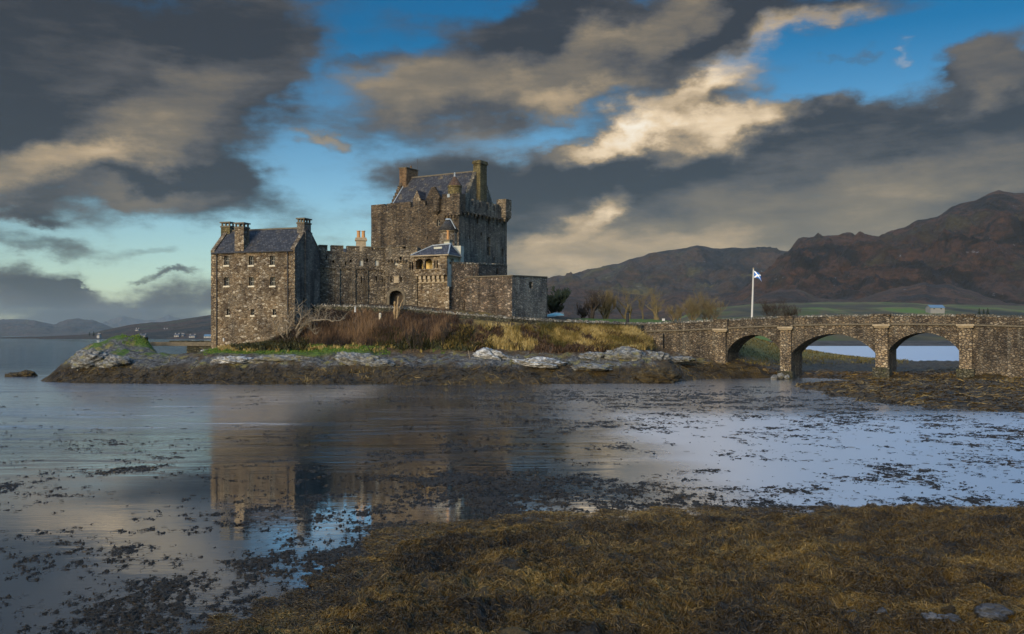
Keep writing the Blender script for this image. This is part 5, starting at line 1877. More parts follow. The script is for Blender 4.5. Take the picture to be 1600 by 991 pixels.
for ul, ur, zs, zc in AR:                                 # arch rings of separate voussoirs
    vs = MB()
    c = (ul + ur) / 2
    hw = (ur - ul) / 2
    rise = zc - zs
    rad = (hw * hw + rise * rise) / (2 * rise)
    a = math.asin(hw / rad)
    n = 24
    for i in range(n):
        t0_, t1_ = -a + 2 * a * (i + .06) / n, -a + 2 * a * (i + .94) / n
        ro_ = rad + rr.uniform(.48, .62)
        off_ = .035 + rr.uniform(0, .03)
        cz_ = zs - (rad - rise)
        f_ = lambda r_, t_, o_: FBr.pt(c + r_ * math.sin(t_), cz_ + r_ * math.cos(t_), o_)
        vs.hexa([f_(rad + .01, t0_, off_), f_(rad + .01, t1_, off_), f_(rad + .01, t1_, -.2), f_(rad + .01, t0_, -.2), f_(ro_, t0_, off_), f_(ro_, t1_, off_), f_(ro_, t1_, -.2), f_(ro_, t0_, -.2)])
    vs.build('arch_ring', M['bridge'], ro)
for a, b_, ycap, base in ((1119.5, 1135.5, 518.5, -.6), (1220.5, 1237.5, 515.5, -.6), (1369.0, 1388.0, 512.0, -.6), (1499.5, 1519.5, 512.0, -.6)):
    ul, ur = FBr.u(a), FBr.u(b_)
    zc = FBr.uz((a + b_) / 2, ycap)[1]
    p_ = MB()
    p_.fbox(FBr, ul, ur, base, zc, -.2, .45)
    pier = p_.build('pilaster', M['pier'], ro)
    p_ = MB()
    p_.fbox(FBr, ul - .14, ur + .14, zc + .002, zc + .16, -.2, .56)
    p_.fbox(FBr, ul - .26, ur + .26, zc + .16, zc + .36, -.2, .70)
    p_.build('pilaster_cap', M['dressed'], pier)
    p_ = MB()
    zt_ = ztop((ul + ur) / 2)
    p_.fbox(FBr, ul - .2, ur + .2, zc + .36, zt_ - .14, -.43, .40)
    p_.fbox(FBr, ul - .28, ur + .28, zt_ - .14, zt_ + .06, -.46, .48)
    p_.build('refuge', M['bridge'], pier)
    p_ = MB()
    p_.fbox(FBr, ul - .25, ur + .25, base - .2, .9 if a < 1300 else 1.5, -.3, .75)
    if a > 1130:
        p_.build('footing', M['wallmoss'], pier)
p_ = MB()
u_ = FBr.u(1033)
p_.fbox(FBr, u_ - .45, u_ + .45, 1.0, FBr.uz(1033, 521)[1], -.2, .55)
p_.build('buttress', M['bridge'], ro)
s_ = MB()
for i in range(60):
    a, c = FBr.L * i / 60, FBr.L * (i + 1) / 60
    s_.poly([FBr.pt(a, zstr(a) + .06, -.4), FBr.pt(c, zstr(c) + .06, -.4), FBr.pt(c, zstr(c) + .06, -BD + .4), FBr.pt(a, zstr(a) + .06, -BD + .4)])
s_.build('deck', M['dressed_dark'], ro)


# ------------------------------------------------------------------ stone jetty at the left tip
FJ = Fr(XY(236, 115.5), XY(331, 114.5))
ro = root('jetty', FJ.pt(FJ.L / 2, 2), 'flat stone jetty slab resting on a rubble abutment beside the house', 'jetty')
zt = FJ.uz(300, 534.5)[1]
j_ = MB()
j_.fbox(FJ, 0, FJ.L + .5, zt - .48, zt, -2.2, .2)
j_.build('deck', M['dressed_dark'], ro)
j_ = MB()
ja = FJ.u(292)
j_.fbox(FJ, ja, FJ.L + .4, .3, zt - .484, -2.0, .05)
j_.build('abutment', M['wallmoss'], ro)
j_ = MB()
for i in range(9):
    u = FJ.u(262) + i * .62
    j_.fbox(FJ, u, u + .55, zt + .003, zt + .10 + .07 * rr.random(), -1.2, -.3)
j_.build('kerb', M['wallmoss'], ro)
# ruined stump on the knoll
q = XY(207, 112.3)
zg = float(land(q[0], q[1]))
ro = root('ruined_wall', (q[0], q[1], zg), 'mossy ruined stump of rubble wall on the rocky knoll by the sea', 'ruin')
s_ = MB()
n = 22
for i in range(n):
    a0_, a1_ = 2 * math.pi * i / n, 2 * math.pi * (i + .96) / n
    for k in range(4):
        if k == 3 and rr.random() < .55:
            continue
        r0, r1 = 1.75 - .05 * k, 1.25
        z0 = zg - 1.3 + .44 * k
        z1 = z0 + .41
        j = rr.uniform(-.08, .08)
        s_.hexa([(q[0] + r * math.cos(a) * 1.1, q[1] + r * math.sin(a), z) for z in (z0, z1) for a, r in ((a0_, r0 + j), (a1_, r0 + j), (a1_, r1), (a0_, r1))])
s_.build('wall', M['wallmoss'], ro)

# ------------------------------------------------------------------ rocks
def rock(name, c, size, mat, seed, label, group=None, sub=4, flat_=0.0, tilt=0.0):
    """irregular boulder, partly sunk"""
    nlat, nlon = 40, 64
    th_ = np.linspace(0, math.pi, nlat)[:, None]
    ph = np.linspace(0, 2 * math.pi, nlon, endpoint=False)[None, :]
    x = np.sin(th_) * np.cos(ph)
    y = np.sin(th_) * np.sin(ph)
    z = np.cos(th_) * np.ones_like(ph)
    r = 0.70 + 0.75 * (fbm(x * 1.8 + seed * 3.1 + z * 1.3, y * 1.8 + z * 0.9, 3, seed) - .35) + .45 * (fbm(x * 3.2 + seed + z * 2, y * 3.2 - z * 3, 5, seed + 3, .6, True) - .5)
    X, Y, Z = x * r * size[0] / 2, y * r * size[1] / 2, z * r * size[2] / 2
    Z = Z + tilt * X
    V = np.stack([X, Y, Z], -1).reshape(-1, 3) + np.array(c)
    i = np.arange(nlat * nlon).reshape(nlat, nlon)
    j = np.roll(i, -1, 1)
    F = np.stack([i[:-1], j[:-1], j[1:], i[1:]], -1).reshape(-1, 4)
    o = np_mesh(name, V - np.array(c), [F], M[mat], smooth=True)
    o.location = c
    return tag(o, label, 'rock', group)


def put_rock(px, py_base, Y, w_px, h_px, mat, seed, label, depth=1.3, sink=.25, tilt=0.0, name='rock'):
    x, y = XY(px, Y)
    wd = w_px / FPX * Y * 1.25
    ht = h_px / FPX * Y * 1.5
    zb = ZP(py_base, Y)
    return rock(name, (x, y, zb + ht * (.5 - sink) * .75), (wd, min(wd * depth, 3.4), ht), mat, seed, label, tilt=tilt)


put_rock(562, 571, 102.2, 64, 22, 'rock_grey', 3, 'long grey slab of bare rock at the foot of the green ledge', .7, .3, -.10)
put_rock(596, 572, 101.6, 36, 12, 'rock_grey', 4, 'sloping grey rock at the seaward end of the long grey slab', .9, .3, -.12)
put_rock(767, 566, 104.4, 46, 21, 'rock_pale', 5, 'whitest boulder on the shore below the gold grass bank', .8, .25, -.05)
put_rock(745, 566, 103.8, 22, 9, 'rock_grey', 6, 'low grey rock leaning on the left of the whitest boulder')
put_rock(802, 564, 104.8, 18, 8, 'rock_grey', 7, 'small grey rock to the right of the whitest boulder')
put_rock(845, 570, 102.8, 78, 13, 'rock_pale', 8, 'long flat pale shelf of rock in the middle of the shore', .6, .35)
put_rock(925, 561, 105.4, 34, 11, 'rock_grey', 9, 'grey weathered rock just left of the big lichened outcrop')
put_rock(976, 567, 105.4, 62, 24, 'rock_grey', 10, 'big lichened rock outcrop below the end of the gold grass', .8, .3)
put_rock(1018, 568, 106.0, 46, 20, 'rock_grey', 12, 'rounded lichened rock nearest the bridge abutment', .8, .3)
put_rock(1062, 564, 112.5, 40, 8, 'rock_grey', 13, 'flat yellowish rock at the foot of the bridge approach wall', .7, .3)
put_rock(1022, 597, 101.2, 62, 24, 'rock_dark', 14, 'rounded weed covered rock at the right end of the island shore', .9, .25)
put_rock(925, 577, 102.4, 62, 9, 'rock_grey', 15, 'low dark grey rock ledge above the weed in front of the lichened outcrop', .6, .3)
put_rock(365, 566, 102.4, 52, 11, 'rock_pale', 16, 'pale flat rock on the shore below the left end of the house', .7, .35)
put_rock(440, 566, 102.6, 90, 13, 'rock_grey', 17, 'yellow lichened rock band under the green turf ledge', .5, .35)
put_rock(325, 551, 107.6, 20, 5, 'rock_pale', 18, 'small pale rock on the turf by the house corner')
put_rock(140, 570, 104.2, 54, 26, 'rock_grey', 19, 'lichen spotted rock face at the seaward side of the knoll', .8, .3, .10)
put_rock(178, 571, 103.6, 44, 16, 'rock_grey', 20, 'low lichened rock in front of the ruined stump', .8, .3)
put_rock(24, 589, 117, 26, 8, 'rock_dark', 21, 'left half of the weedy skerry standing in the open sea', .9, .3, name='skerry')
put_rock(42, 588, 117, 24, 10, 'rock_dark', 22, 'right taller half of the weedy skerry standing in the open sea', .9, .3, name='skerry')
# stones at the foot of the middle pier
for i, (px, py, wd, ht) in enumerate([(1210, 592, 9, 6), (1220, 590, 10, 7), (1229, 592, 9, 6)]):
    put_rock(px, py, 108.8, wd, ht, 'rock_grey', 30 + i, ['left', 'middle', 'right'][i] + ' one of three pale stones piled at the foot of the first river pier')
# bare stones in the near weed (bottom right corner)
for i, (px, py, wd, ht, lb) in enumerate([(1452, 989, 24, 12, 'slate grey stone at the bottom edge, left of the brown stone'), (1482, 982, 16, 9, 'brown stone among the weed at the bottom edge'), (1482, 993, 28, 8, 'flat pale stone under the brown stone at the bottom edge'),
                                          (1551, 989, 44, 15, 'largest flat slate blue stone in the weed at the bottom right'), (1378, 981, 14, 9, 'small upright grey stone in the weed near the bottom edge'), (1330, 980, 18, 7, 'thin flat grey stone leftmost in the weed at the bottom edge')]):
    Y = 7500.0 / (py + 4 - HZ)
    x, y = XY(px, Y)
    rock('stone', (x, y, float(bed(x, y)) + .13), (wd / FPX * Y * 1.3, wd / FPX * Y * 1.0, ht / FPX * Y * 1.8), 'rock_slate' if i != 1 else 'rock_dark', 50 + i, lb)

# ------------------------------------------------------------------ trees and shrubs
def grow(rnd, base, h, r, lean=(0, 0), levels=4, split=(2, 4), spread=.6, up=.25, twig=.02, lfac=.68, trunkfrac=.32, seglen=4):
    """tapered trunk and limbs; returns trunk mesh builder and twig mesh builder"""
    tr, tw = MB(), MB()

    def branch(p, d, ln, rad, lev):
        pts, rs = [p.copy()], [rad]
        n = seglen if lev < 2 else 3
        dd = d.copy()
        for i in range(n):
            dd = (dd + Vector((rnd.gauss(0, .16), rnd.gauss(0, .16), rnd.gauss(0, .10) + up * .25 * lev * .3))).normalized()
            p = p + dd * (ln / n)
            pts.append(p.copy())
            rs.append(max(rad * (1 - .55 * (i + 1) / n), twig * .6))
        (tr if lev <= 1 else tw).tube(pts, rs, 6 if lev <= 1 else 3)
        if lev >= levels:
            return
        k = rnd.randint(*split)
        for i in range(k):
            j = rnd.randint(1, n)
            a = rnd.uniform(0, 2 * math.pi)
            s_ = spread * rnd.uniform(.6, 1.35)
            side = Vector((math.cos(a), math.sin(a), rnd.uniform(-.1, .3)))
            nd = (dd * (1 - s_ * .5) + side * s_ + Vector((0, 0, up))).normalized()
            branch(pts[j], nd, ln * lfac * rnd.uniform(.75, 1.25), max(rs[j] * .72, twig), lev + 1)

    branch(Vector(base), Vector((lean[0], lean[1], 1)).normalized(), h * trunkfrac, r, 0)
    return tr, tw


def tree(px, py_base, Y, h_px, label, bark, twigmat, seed, cat='tree', name='bare_tree', stems=1, lean=(0, 0), group=None, **kw):
    x, y = XY(px, Y)
    z = ZP(py_base, Y)
    zg = float(land(x, y))
    z = zg if abs(zg - z) < 1.6 else z
    h = (ZP(py_base - h_px, Y) - z)
    rnd = random.Random(seed)
    ro = root(name, (x, y, z), label, cat, group)
    T, Wm = MB(), MB()
    for i in range(stems):
        dx, dy = (rnd.uniform(-.5, .5), rnd.uniform(-.5, .5)) if stems > 1 else (0, 0)
        ln = (lean[0] + (rnd.uniform(-.35, .35) if stems > 1 else 0), lean[1] + (rnd.uniform(-.3, .3) if stems > 1 else 0))
        a, c = grow(rnd, (x + dx, y + dy, z - .25), h, kw.get('r', .2), ln, **{k: v for k, v in kw.items() if k != 'r'})
        for src, dst in ((a, T), (c, Wm)):
            b0 = len(dst.v)
            dst.v += src.v
            dst.f += [tuple(b0 + i_ for i_ in f) for f in src.f]
    allz = [v[2] for v in T.v + Wm.v]
    top = np.percentile(allz, 99)
    k = h / max(top - z, .1)                              # bring the tree to the height it has in the photograph
    for mb_ in (T, Wm):
        mb_.v = [(x + (v[0] - x) * (k * .5 + .5), y + (v[1] - y) * (k * .5 + .5), z + (v[2] - z) * k) for v in mb_.v]
    T.build('trunk', M[bark], ro)
    Wm.build('crown', M[twigmat], ro)
    return ro


kwb = dict(levels=5, split=(2, 4), spread=.75, up=.22, twig=.011, lfac=.74, trunkfrac=.34)
tree(864, 497, 131, 46, 'dark leafy evergreen bush hard against the right corner of the bastion', 'bark_dark', 'conifer', 2, 'bush', 'evergreen_bush', 3, r=.12, levels=5, split=(3, 4), spread=.8, up=.2, twig=.05, lfac=.7, trunkfrac=.3)
tree(929, 499, 134, 48, 'dark bare tree with low spreading limbs, leftmost of the trees behind the wall', 'bark_dark', 'bark_dark', 3, stems=2, r=.24, **kwb)
tree(948, 499, 138, 42, 'rounded olive green bush tree between the dark tree and the tall slim trees', 'bark_olive', 'bark_olive', 4, 'tree', 'bare_tree', 4, r=.12, levels=5, split=(3, 4), spread=.7, up=.3, twig=.016, lfac=.68, trunkfrac=.28)
tree(981, 501, 140, 54, 'tall yellowish bare tree with an upright narrow crown above the dark post', 'bark_olive', 'bark_olive', 5, stems=2, r=.24, **kwb)
tree(1004, 500, 143, 42, 'thinnest bare tree standing between the two tall yellowish trees', 'bark_olive', 'bark_olive', 6, r=.12, levels=5, split=(2, 4), spread=.45, up=.4, twig=.013, lfac=.66, trunkfrac=.34)
tree(1026, 503, 139, 56, 'forked bare tree with thick leaning trunks at the right end of the lawn', 'bark_olive', 'bark_olive', 7, stems=3, r=.32, **kwb)
tree(915, 500, 136, 26, 'low dark thorny bush at the left end of the lawn', 'bark_dark', 'bark_dark', 8, 'bush', 'bare_bush', 4, r=.07, levels=5, split=(3, 4), spread=.8, up=.2, twig=.013, lfac=.7, trunkfrac=.3)
kwq = dict(levels=5, split=(3, 3), spread=.75, up=.30, twig=.011, lfac=.76, trunkfrac=.34)
tree(1082, 500, 134, 40, 'brown bare thicket bush rising behind the bridge approach, left one of two', 'bark_olive', 'bark_olive', 9, 'bush', 'bare_bush', 6, r=.07, **kwq)
tree(1110, 500, 136, 40, 'brown bare thicket bush rising behind the bridge approach, right one of two', 'bark_olive', 'bark_olive', 10, 'bush', 'bare_bush', 6, r=.07, **kwq)
tree(1056, 502, 138, 26, 'low twiggy brown bush between the forked tree and the thicket bushes', 'bark_olive', 'bark_olive', 15, 'bush', 'bare_bush', 4, r=.05, **kwq)
tree(1206, 505, 138, 36, 'purple brown bare bush just right of the flagpole over the parapet', 'bark_dark', 'bark_dark', 11, 'bush', 'bare_bush', 5, r=.07, **kwq)
tree(1232, 505, 141, 34, 'purple brown bare bush over the parapet, farther right of the flagpole', 'bark_dark', 'bark_dark', 12, 'bush', 'bare_bush', 5, r=.07, **kwq)

for px, py, Y, hh_, lb in ((642, 552, 106.2, 46, 'slender bare sapling on the lower bank, leftmost of the three saplings'), (652, 556, 105.8, 54, 'tallest slender bare sapling on the lower bank, the middle of three'), (688, 553, 106.2, 48, 'slender bare sapling on the lower bank, rightmost of the three saplings')):
    tree(px, py, Y, hh_, lb, 'bark_dark', 'bark_dark', int(px), 'sapling', 'bare_sapling', 2, r=.05, levels=4, split=(3, 4), spread=.35, up=.5, twig=.014, lfac=.6, trunkfrac=.5)

# pale gnarled tree on the bank below the gable, its long limb reaching right
x, y = XY(461, 107.2)
zg = float(land(x, y))
ro = root('gnarled_tree', (x, y, zg), 'pale gnarled leafless tree with one long limb reaching right over the bank', 'tree')
tr, tw = MB(), MB()
rnd = random.Random(5)


def limb(mb_, px_list, Y, r0, r1):
    pts = [WP(px, py, Y + rnd.uniform(-.25, .25)) for px, py in px_list]
    sm = []
    for a, c in zip(pts[:-1], pts[1:]):
        for i in range(3):
            sm.append(a.lerp(c, i / 3) + Vector((rnd.gauss(0, .03), rnd.gauss(0, .05), rnd.gauss(0, .03))))
    sm.append(pts[-1])
    mb_.tube(sm, [r0 + (r1 - r0) * i / (len(sm) - 1) for i in range(len(sm))], 6)
    return sm


Yt = 107.2
L_ = [limb(tr, [(459, 546), (462, 532), (466, 521), (472, 512), (481, 503)], Yt, .24, .15),
      limb(tr, [(481, 503), (490, 501), (500, 501), (508, 499), (520, 502), (532, 501), (538, 497)], Yt - .3, .14, .04),
      limb(tr, [(466, 519), (470, 510), (478, 504), (480, 496), (478, 492)], Yt + .2, .13, .05),
      limb(tr, [(463, 514), (467, 505), (471, 497), (468, 488), (466, 478)], Yt - .2, .12, .04),
      limb(tr, [(471, 499), (478, 493), (486, 488)], Yt, .08, .035),
      limb(tr, [(481, 501), (486, 497), (496, 499), (498, 492), (499, 484)], Yt + .3, .09, .03),
      limb(tr, [(508, 499), (510, 493), (509, 485), (513, 481)], Yt - .3, .06, .03),
      limb(tr, [(482, 506), (486, 514), (490, 520), (495, 523)], Yt - .5, .06, .025),
      limb(tr, [(452, 544), (449, 530), (449, 517), (447, 506), (452, 496), (447, 491)], Yt + .6, .13, .04),
      limb(tr, [(449, 517), (455, 508), (460, 488), (461, 476)], Yt + .6, .07, .03),
      limb(tr, [(452, 540), (438, 522), (432, 508), (427, 503)], Yt + .4, .06, .025)]
for sm in L_:
    for i in range(len(sm) - 1):
        for _ in range(3):
            p = sm[i].lerp(sm[i + 1], rnd.random())
            d_ = Vector((rnd.gauss(0, .6), rnd.gauss(0, .5), rnd.uniform(.1, 1.0))).normalized()
            ln = rnd.uniform(.4, 1.3)
            q = p + d_ * ln * .5 + Vector((rnd.gauss(0, .08), 0, rnd.gauss(0, .08)))
            tw.tube([p, q, q + (d_ + Vector((rnd.gauss(0, .4), 0, .2))).normalized() * ln * .5], [.026, .02, .012], 3)
tr.build('trunk', M['bark_pale'], ro)
tw.build('crown', M['bark_pale'], ro)
# stumpy light tree in front of the gate
x, y = XY(619, 110.6)
ro = root('pollarded_tree', (x, y, float(land(x, y))), 'tan stumpy pollarded tree with three cut stems in front of the gateway', 'tree')
tr = MB()
tr_l = [[(617, 500), (616.5, 480), (617, 471)], [(621, 500), (621, 478), (622.5, 463)], [(621, 492), (626, 477), (630, 468)], [(623, 484), (628, 482), (631, 476)]]
for i, l in enumerate(tr_l):
    limb(tr, l, 110.6, [.17, .15, .10, .07][i], [.12, .07, .05, .03][i])
tr.build('trunk', M['bark_tan'], ro)

# ------------------------------------------------------------------ brush, grass (nobody could count it)
def in_px(x, y):
    return x / y * FPX + 800


def blades(name, x, y, z, h, wd, lean, tint, mat, label, cat, segs=2):
    n = len(x)
    a = rng.uniform(0, 2 * math.pi, n)
    b0 = np.stack([x, y, z - .04], -1)
    d = np.stack([np.cos(a) * lean, np.sin(a) * lean, np.ones(n)], -1)
    side = np.stack([np.cos(a + 1.3), np.sin(a + 1.3) * .4, np.zeros(n)], -1) * (wd * .5)[:, None]
    m_ = b0 + d * (h * .55)[:, None]
    e_ = b0 + d * h[:, None] * np.array([1.5, 1.5, .92])
    V = np.stack([b0 - side, b0 + side, m_ - side * .8, m_ + side * .8, e_], 1).reshape(-1, 3)
    k = np.arange(n)[:, None] * 5
    Q = np.concatenate([k, k + 1, k + 3, k + 2], 1)
    T = np.concatenate([k + 2, k + 3, k + 4], 1)
    o = np_mesh(name, V, [Q, T], M[mat], attrs={'tint': np.repeat(np.clip(tint, 0, 1), 5)})
    return tag(o, label, cat, kind='stuff')


def scatter(n, px0, px1, Y0, Y1, cond):
    yy = rng.uniform(Y0, Y1, n)
    xx = (rng.uniform(px0, px1, n) - 800) / FPX * yy
    z = land(xx, yy)
    k = cond(in_px(xx, yy), yy, z, fbm(xx * .55, yy * .55, 4, 131), fbm(xx * 1.6, yy * 1.6, 3, 133))
    return xx[k], yy[k], z[k]


def pyg(y, z):
    return HZ - (z - CAMZ) / y * FPX


# leafless brown scrub on the bank under the curtain wall
X_, Y_, Z_ = scatter(44000, 395, 738, 104.5, 112, lambda p, y, z, a, c: (z > 3.5 + a * .9) & (c > .3) & ((p > 470) | (y > 106.5) | (c > .52)) & ((p < 700) | (a > .46)))
n = len(X_)
t0_ = fbm(X_ * .35, Y_ * .35, 4, 141)
hh = rng.uniform(.35, 1.25, n) * (0.5 + .9 * t0_) * np.clip(1.25 - (Z_ - 4.5) * .22, .35, 1) * (.45 + 1.1 * fbm(X_ * .95, Y_ * .95, 3, 143))
blades('scrub', X_, Y_, Z_, hh, rng.uniform(.025, .06, n), rng.normal(0, .42, n), .42 + (t0_ - .5) * 2.4 + rng.normal(0, .2, n), 'twig_brown', 'leafless reddish brown scrub on the bank below the castle wall', 'scrub')
# dark evergreen brambles low on the bank
X_, Y_, Z_ = scatter(26000, 360, 770, 104.5, 111, lambda p, y, z, a, c: (z > 3.3) & (((p > 575) & (z < 5.6) & (a + .3 * c > .55)) | ((p < 480) & (a > .46) & (y < 109.6))))
n = len(X_)
blades('brambles', X_, Y_, Z_, rng.uniform(.25, .75, n), rng.uniform(.10, .2, n), rng.normal(0, .7, n), .4 + rng.normal(0, .25, n), 'twig_dark', 'dark green brambles at the foot of the scrub bank', 'brambles')
# golden winter grass on the right half of the bank
X_, Y_, Z_ = scatter(80000, 690, 1040, 104.5, 119, lambda p, y, z, a, c: (z > 3.3 + .9 * (a - .5)) & ((a + .35 * (c - .5) > .46) | ((p > 930) & (p < 1020))) & (z < ZP(511, y)))
n = len(X_)
t0_ = fbm(X_ * .5, Y_ * .5, 4, 151)
blades('winter_grass', X_, Y_, Z_, rng.uniform(.35, .85, n), rng.uniform(.04, .09, n), rng.normal(0, .6, n), .48 + (t0_ - .5) * 1.9 + rng.normal(0, .15, n) - np.where((in_px(X_, Y_) > 800) & (in_px(X_, Y_) < 900), .16, 0), 'gold', 'golden winter grass tussocks on the bank below the bastion', 'grass')
# brown bracken between
X_, Y_, Z_ = scatter(30000, 700, 1010, 105, 114, lambda p, y, z, a, c: (z > 3.0) & (a < .47) & (c > .42) & (z < ZP(512, y)))
n = len(X_)
blades('bracken', X_, Y_, Z_, rng.uniform(.3, .8, n), rng.uniform(.06, .14, n), rng.normal(0, .6, n), .30 + rng.normal(0, .2, n), 'twig_brown', 'dead brown bracken between the gold grass clumps', 'bracken')
# turf on the ledge and knoll, gold tufts along it
X_, Y_, Z_ = scatter(50000, 190, 700, 104, 113, lambda p, y, z, a, c: ((p > 318) & (p < 610) & (z > 2.75 + (a - .5)) & (z < 4.3) & (y < 108)) | ((p < 250) & (z > 4.0)) | ((p > 600) & (z > 3) & (z < 3.8) & (a > .5)))
n = len(X_)
blades('turf', X_, Y_, Z_, rng.uniform(.06, .22, n), rng.uniform(.05, .1, n), rng.normal(0, .5, n), .5 + rng.normal(0, .22, n), 'turf', 'short green turf on the rock ledges of the island', 'grass')
X_, Y_, Z_ = scatter(24000, 340, 660, 104.5, 109, lambda p, y, z, a, c: (z > 3.1) & (z < 4.6) & (c > .60))
n = len(X_)
blades('winter_grass', X_, Y_, Z_, rng.uniform(.2, .5, n), rng.uniform(.05, .1, n), rng.normal(0, .6, n), .6 + rng.normal(0, .2, n), 'gold', 'straw coloured grass tufts along the green ledge below the house', 'grass')
# rough grass seen through the left arch and behind the bridge
X_, Y_, Z_ = scatter(26000, 1125, 1420, 117, 165, lambda p, y, z, a, c: (z > 1.1) & (a > .42))
n = len(X_)
blades('winter_grass', X_, Y_, Z_, rng.uniform(.12, .36, n), rng.uniform(.06, .12, n), rng.normal(0, .7, n), .14 + rng.normal(0, .18, n), 'gold', 'rough olive grass on the shore behind the bridge arches', 'grass')

# ------------------------------------------------------------------ flagpole and flag
b0 = WP(1174.6, 505, 134)
t0v = WP(1177.3, 421, 134)
ro = root('flagpole', tuple(b0), 'tall white flagpole flying a small flag behind the bridge parapet', 'flagpole')
s_ = MB()
s_.tube([b0, b0.lerp(t0v, .5), t0v], [.15, .125, .09], 10)
s_.build('pole', M['white'], ro)
s_ = MB()
s_.cyl(t0v.x, t0v.y, t0v.z, t0v.z + .12, .06, .13, 10)
s_.cyl(t0v.x, t0v.y, t0v.z + .12, t0v.z + .24, .13, .05, 10)
s_.build('finial', M['dressed'], ro)
nu, nv = 26, 16
V, at = [], []
fw, fh_ = 1.35, .95
for j in range(nv + 1):
    for i in range(nu + 1):
        u, v = i / nu, j / nv
        drop = .55 * u * u + .10 * u
        V.append((t0v.x + .10 + fw * u * .80 * (1 - .12 * v), t0v.y + .22 * math.sin(u * 7 + v * 1.4) * u, t0v.z - .22 - fh_ * (1 - v) * (1 - .18 * u) - drop + .08 * math.sin(u * 5 + v * 3) * u))
        at.append((u, v, 0, 1))
fl = np_mesh('flag', V, [grid_faces(nv + 1, nu + 1)], M['flag'], parent=ro, smooth=True, attrs={'cloth': np.array(at)})
fl['label'] = 'blue flag with a white diagonal cross'

# ------------------------------------------------------------------ upturned boat, posts, small things
c_ = WP(867, 494.5, 124.5)
ro = root('rowing_boat', tuple(c_), 'pale turquoise upturned rowing boat behind the wall beside the bastion', 'boat')
ns, nr_ = 14, 9
V = []
for i in range(ns):
    t = i / (ns - 1)
    bw = .62 * math.sin(math.pi * (0.12 + .86 * t)) ** .6
    for k in range(nr_):
        a = math.pi * k / (nr_ - 1)
        X = (t - .5) * 2.4
        V.append((c_.x + X, c_.y - bw * math.cos(a), c_.z + .42 * bw / .62 * math.sin(a) + .22 * t - .1))
np_mesh('hull', V, [grid_faces(ns, nr_)], M['teal'], parent=ro, smooth=True)
s_ = MB()
s_.tube([(c_.x - 1.2, c_.y, c_.z - .06), (c_.x, c_.y, c_.z + .47), (c_.x + 1.15, c_.y, c_.z + .40)], .05, 5)
s_.build('keel', M['white'], ro)
s_ = MB()
for sgn in (-1, 1):
    s_.tube([(c_.x + (i / 9 - .5) * 2.3, c_.y + sgn * .62 * math.sin(math.pi * (.12 + .86 * i / 9)) ** .6, c_.z - .1 + .22 * i / 9) for i in range(10)], .04, 5)
s_.build('gunwale', M['white'], ro)


def post(name, px, py0, py1, Y, r, mat, label, cat, lean=0.0, head=None):
    a, c = WP(px, py0, Y), WP(px + lean, py1, Y)
    ro = root(name, tuple(a), label, cat)
    s_ = MB()
    s_.tube([a, c], [r, r * .9], 8)
    s_.build('post', M[mat], ro)
    s_ = MB()
    if head:
        s_.box((c.x, c.y - r, c.z - head[1] / 2), (head[0], .06, head[1]))
        s_.build('panel', M[head[2]], ro)
    else:
        s_.cyl(c.x, c.y, c.z, c.z + r * .8, r * 1.15, r * .3, 8)
        s_.build('cap', M[mat], ro)


post('marker_post', 555, 488, 480, 110.6, .10, 'white', 'short white marker post on the bank below the curtain wall', 'post')
post('marker_stone', 594, 499, 491, 110.4, .16, 'sill', 'small grey marker stone in the scrub left of the pollarded tree', 'post')
post('dark_post', 980.5, 507, 491, 121, .22, 'iron', 'dark post standing against the bright green lawn', 'post')
post('notice_post', 1036.5, 506, 498, 122.5, .07, 'timber', 'small post with a white notice at the right end of the lawn', 'sign', head=(.35, .3, 'white'))
post('leaning_stake', 737.5, 574, 548, 103.2, .045, 'bark_pale', 'thin grey stake leaning left on the stony shore', 'stake', lean=-6)
post('lamp_fitting', 349.5, 533.5, 529.5, 109.6, .1, 'white', 'small white light fitting low on the house wall', 'lamp')

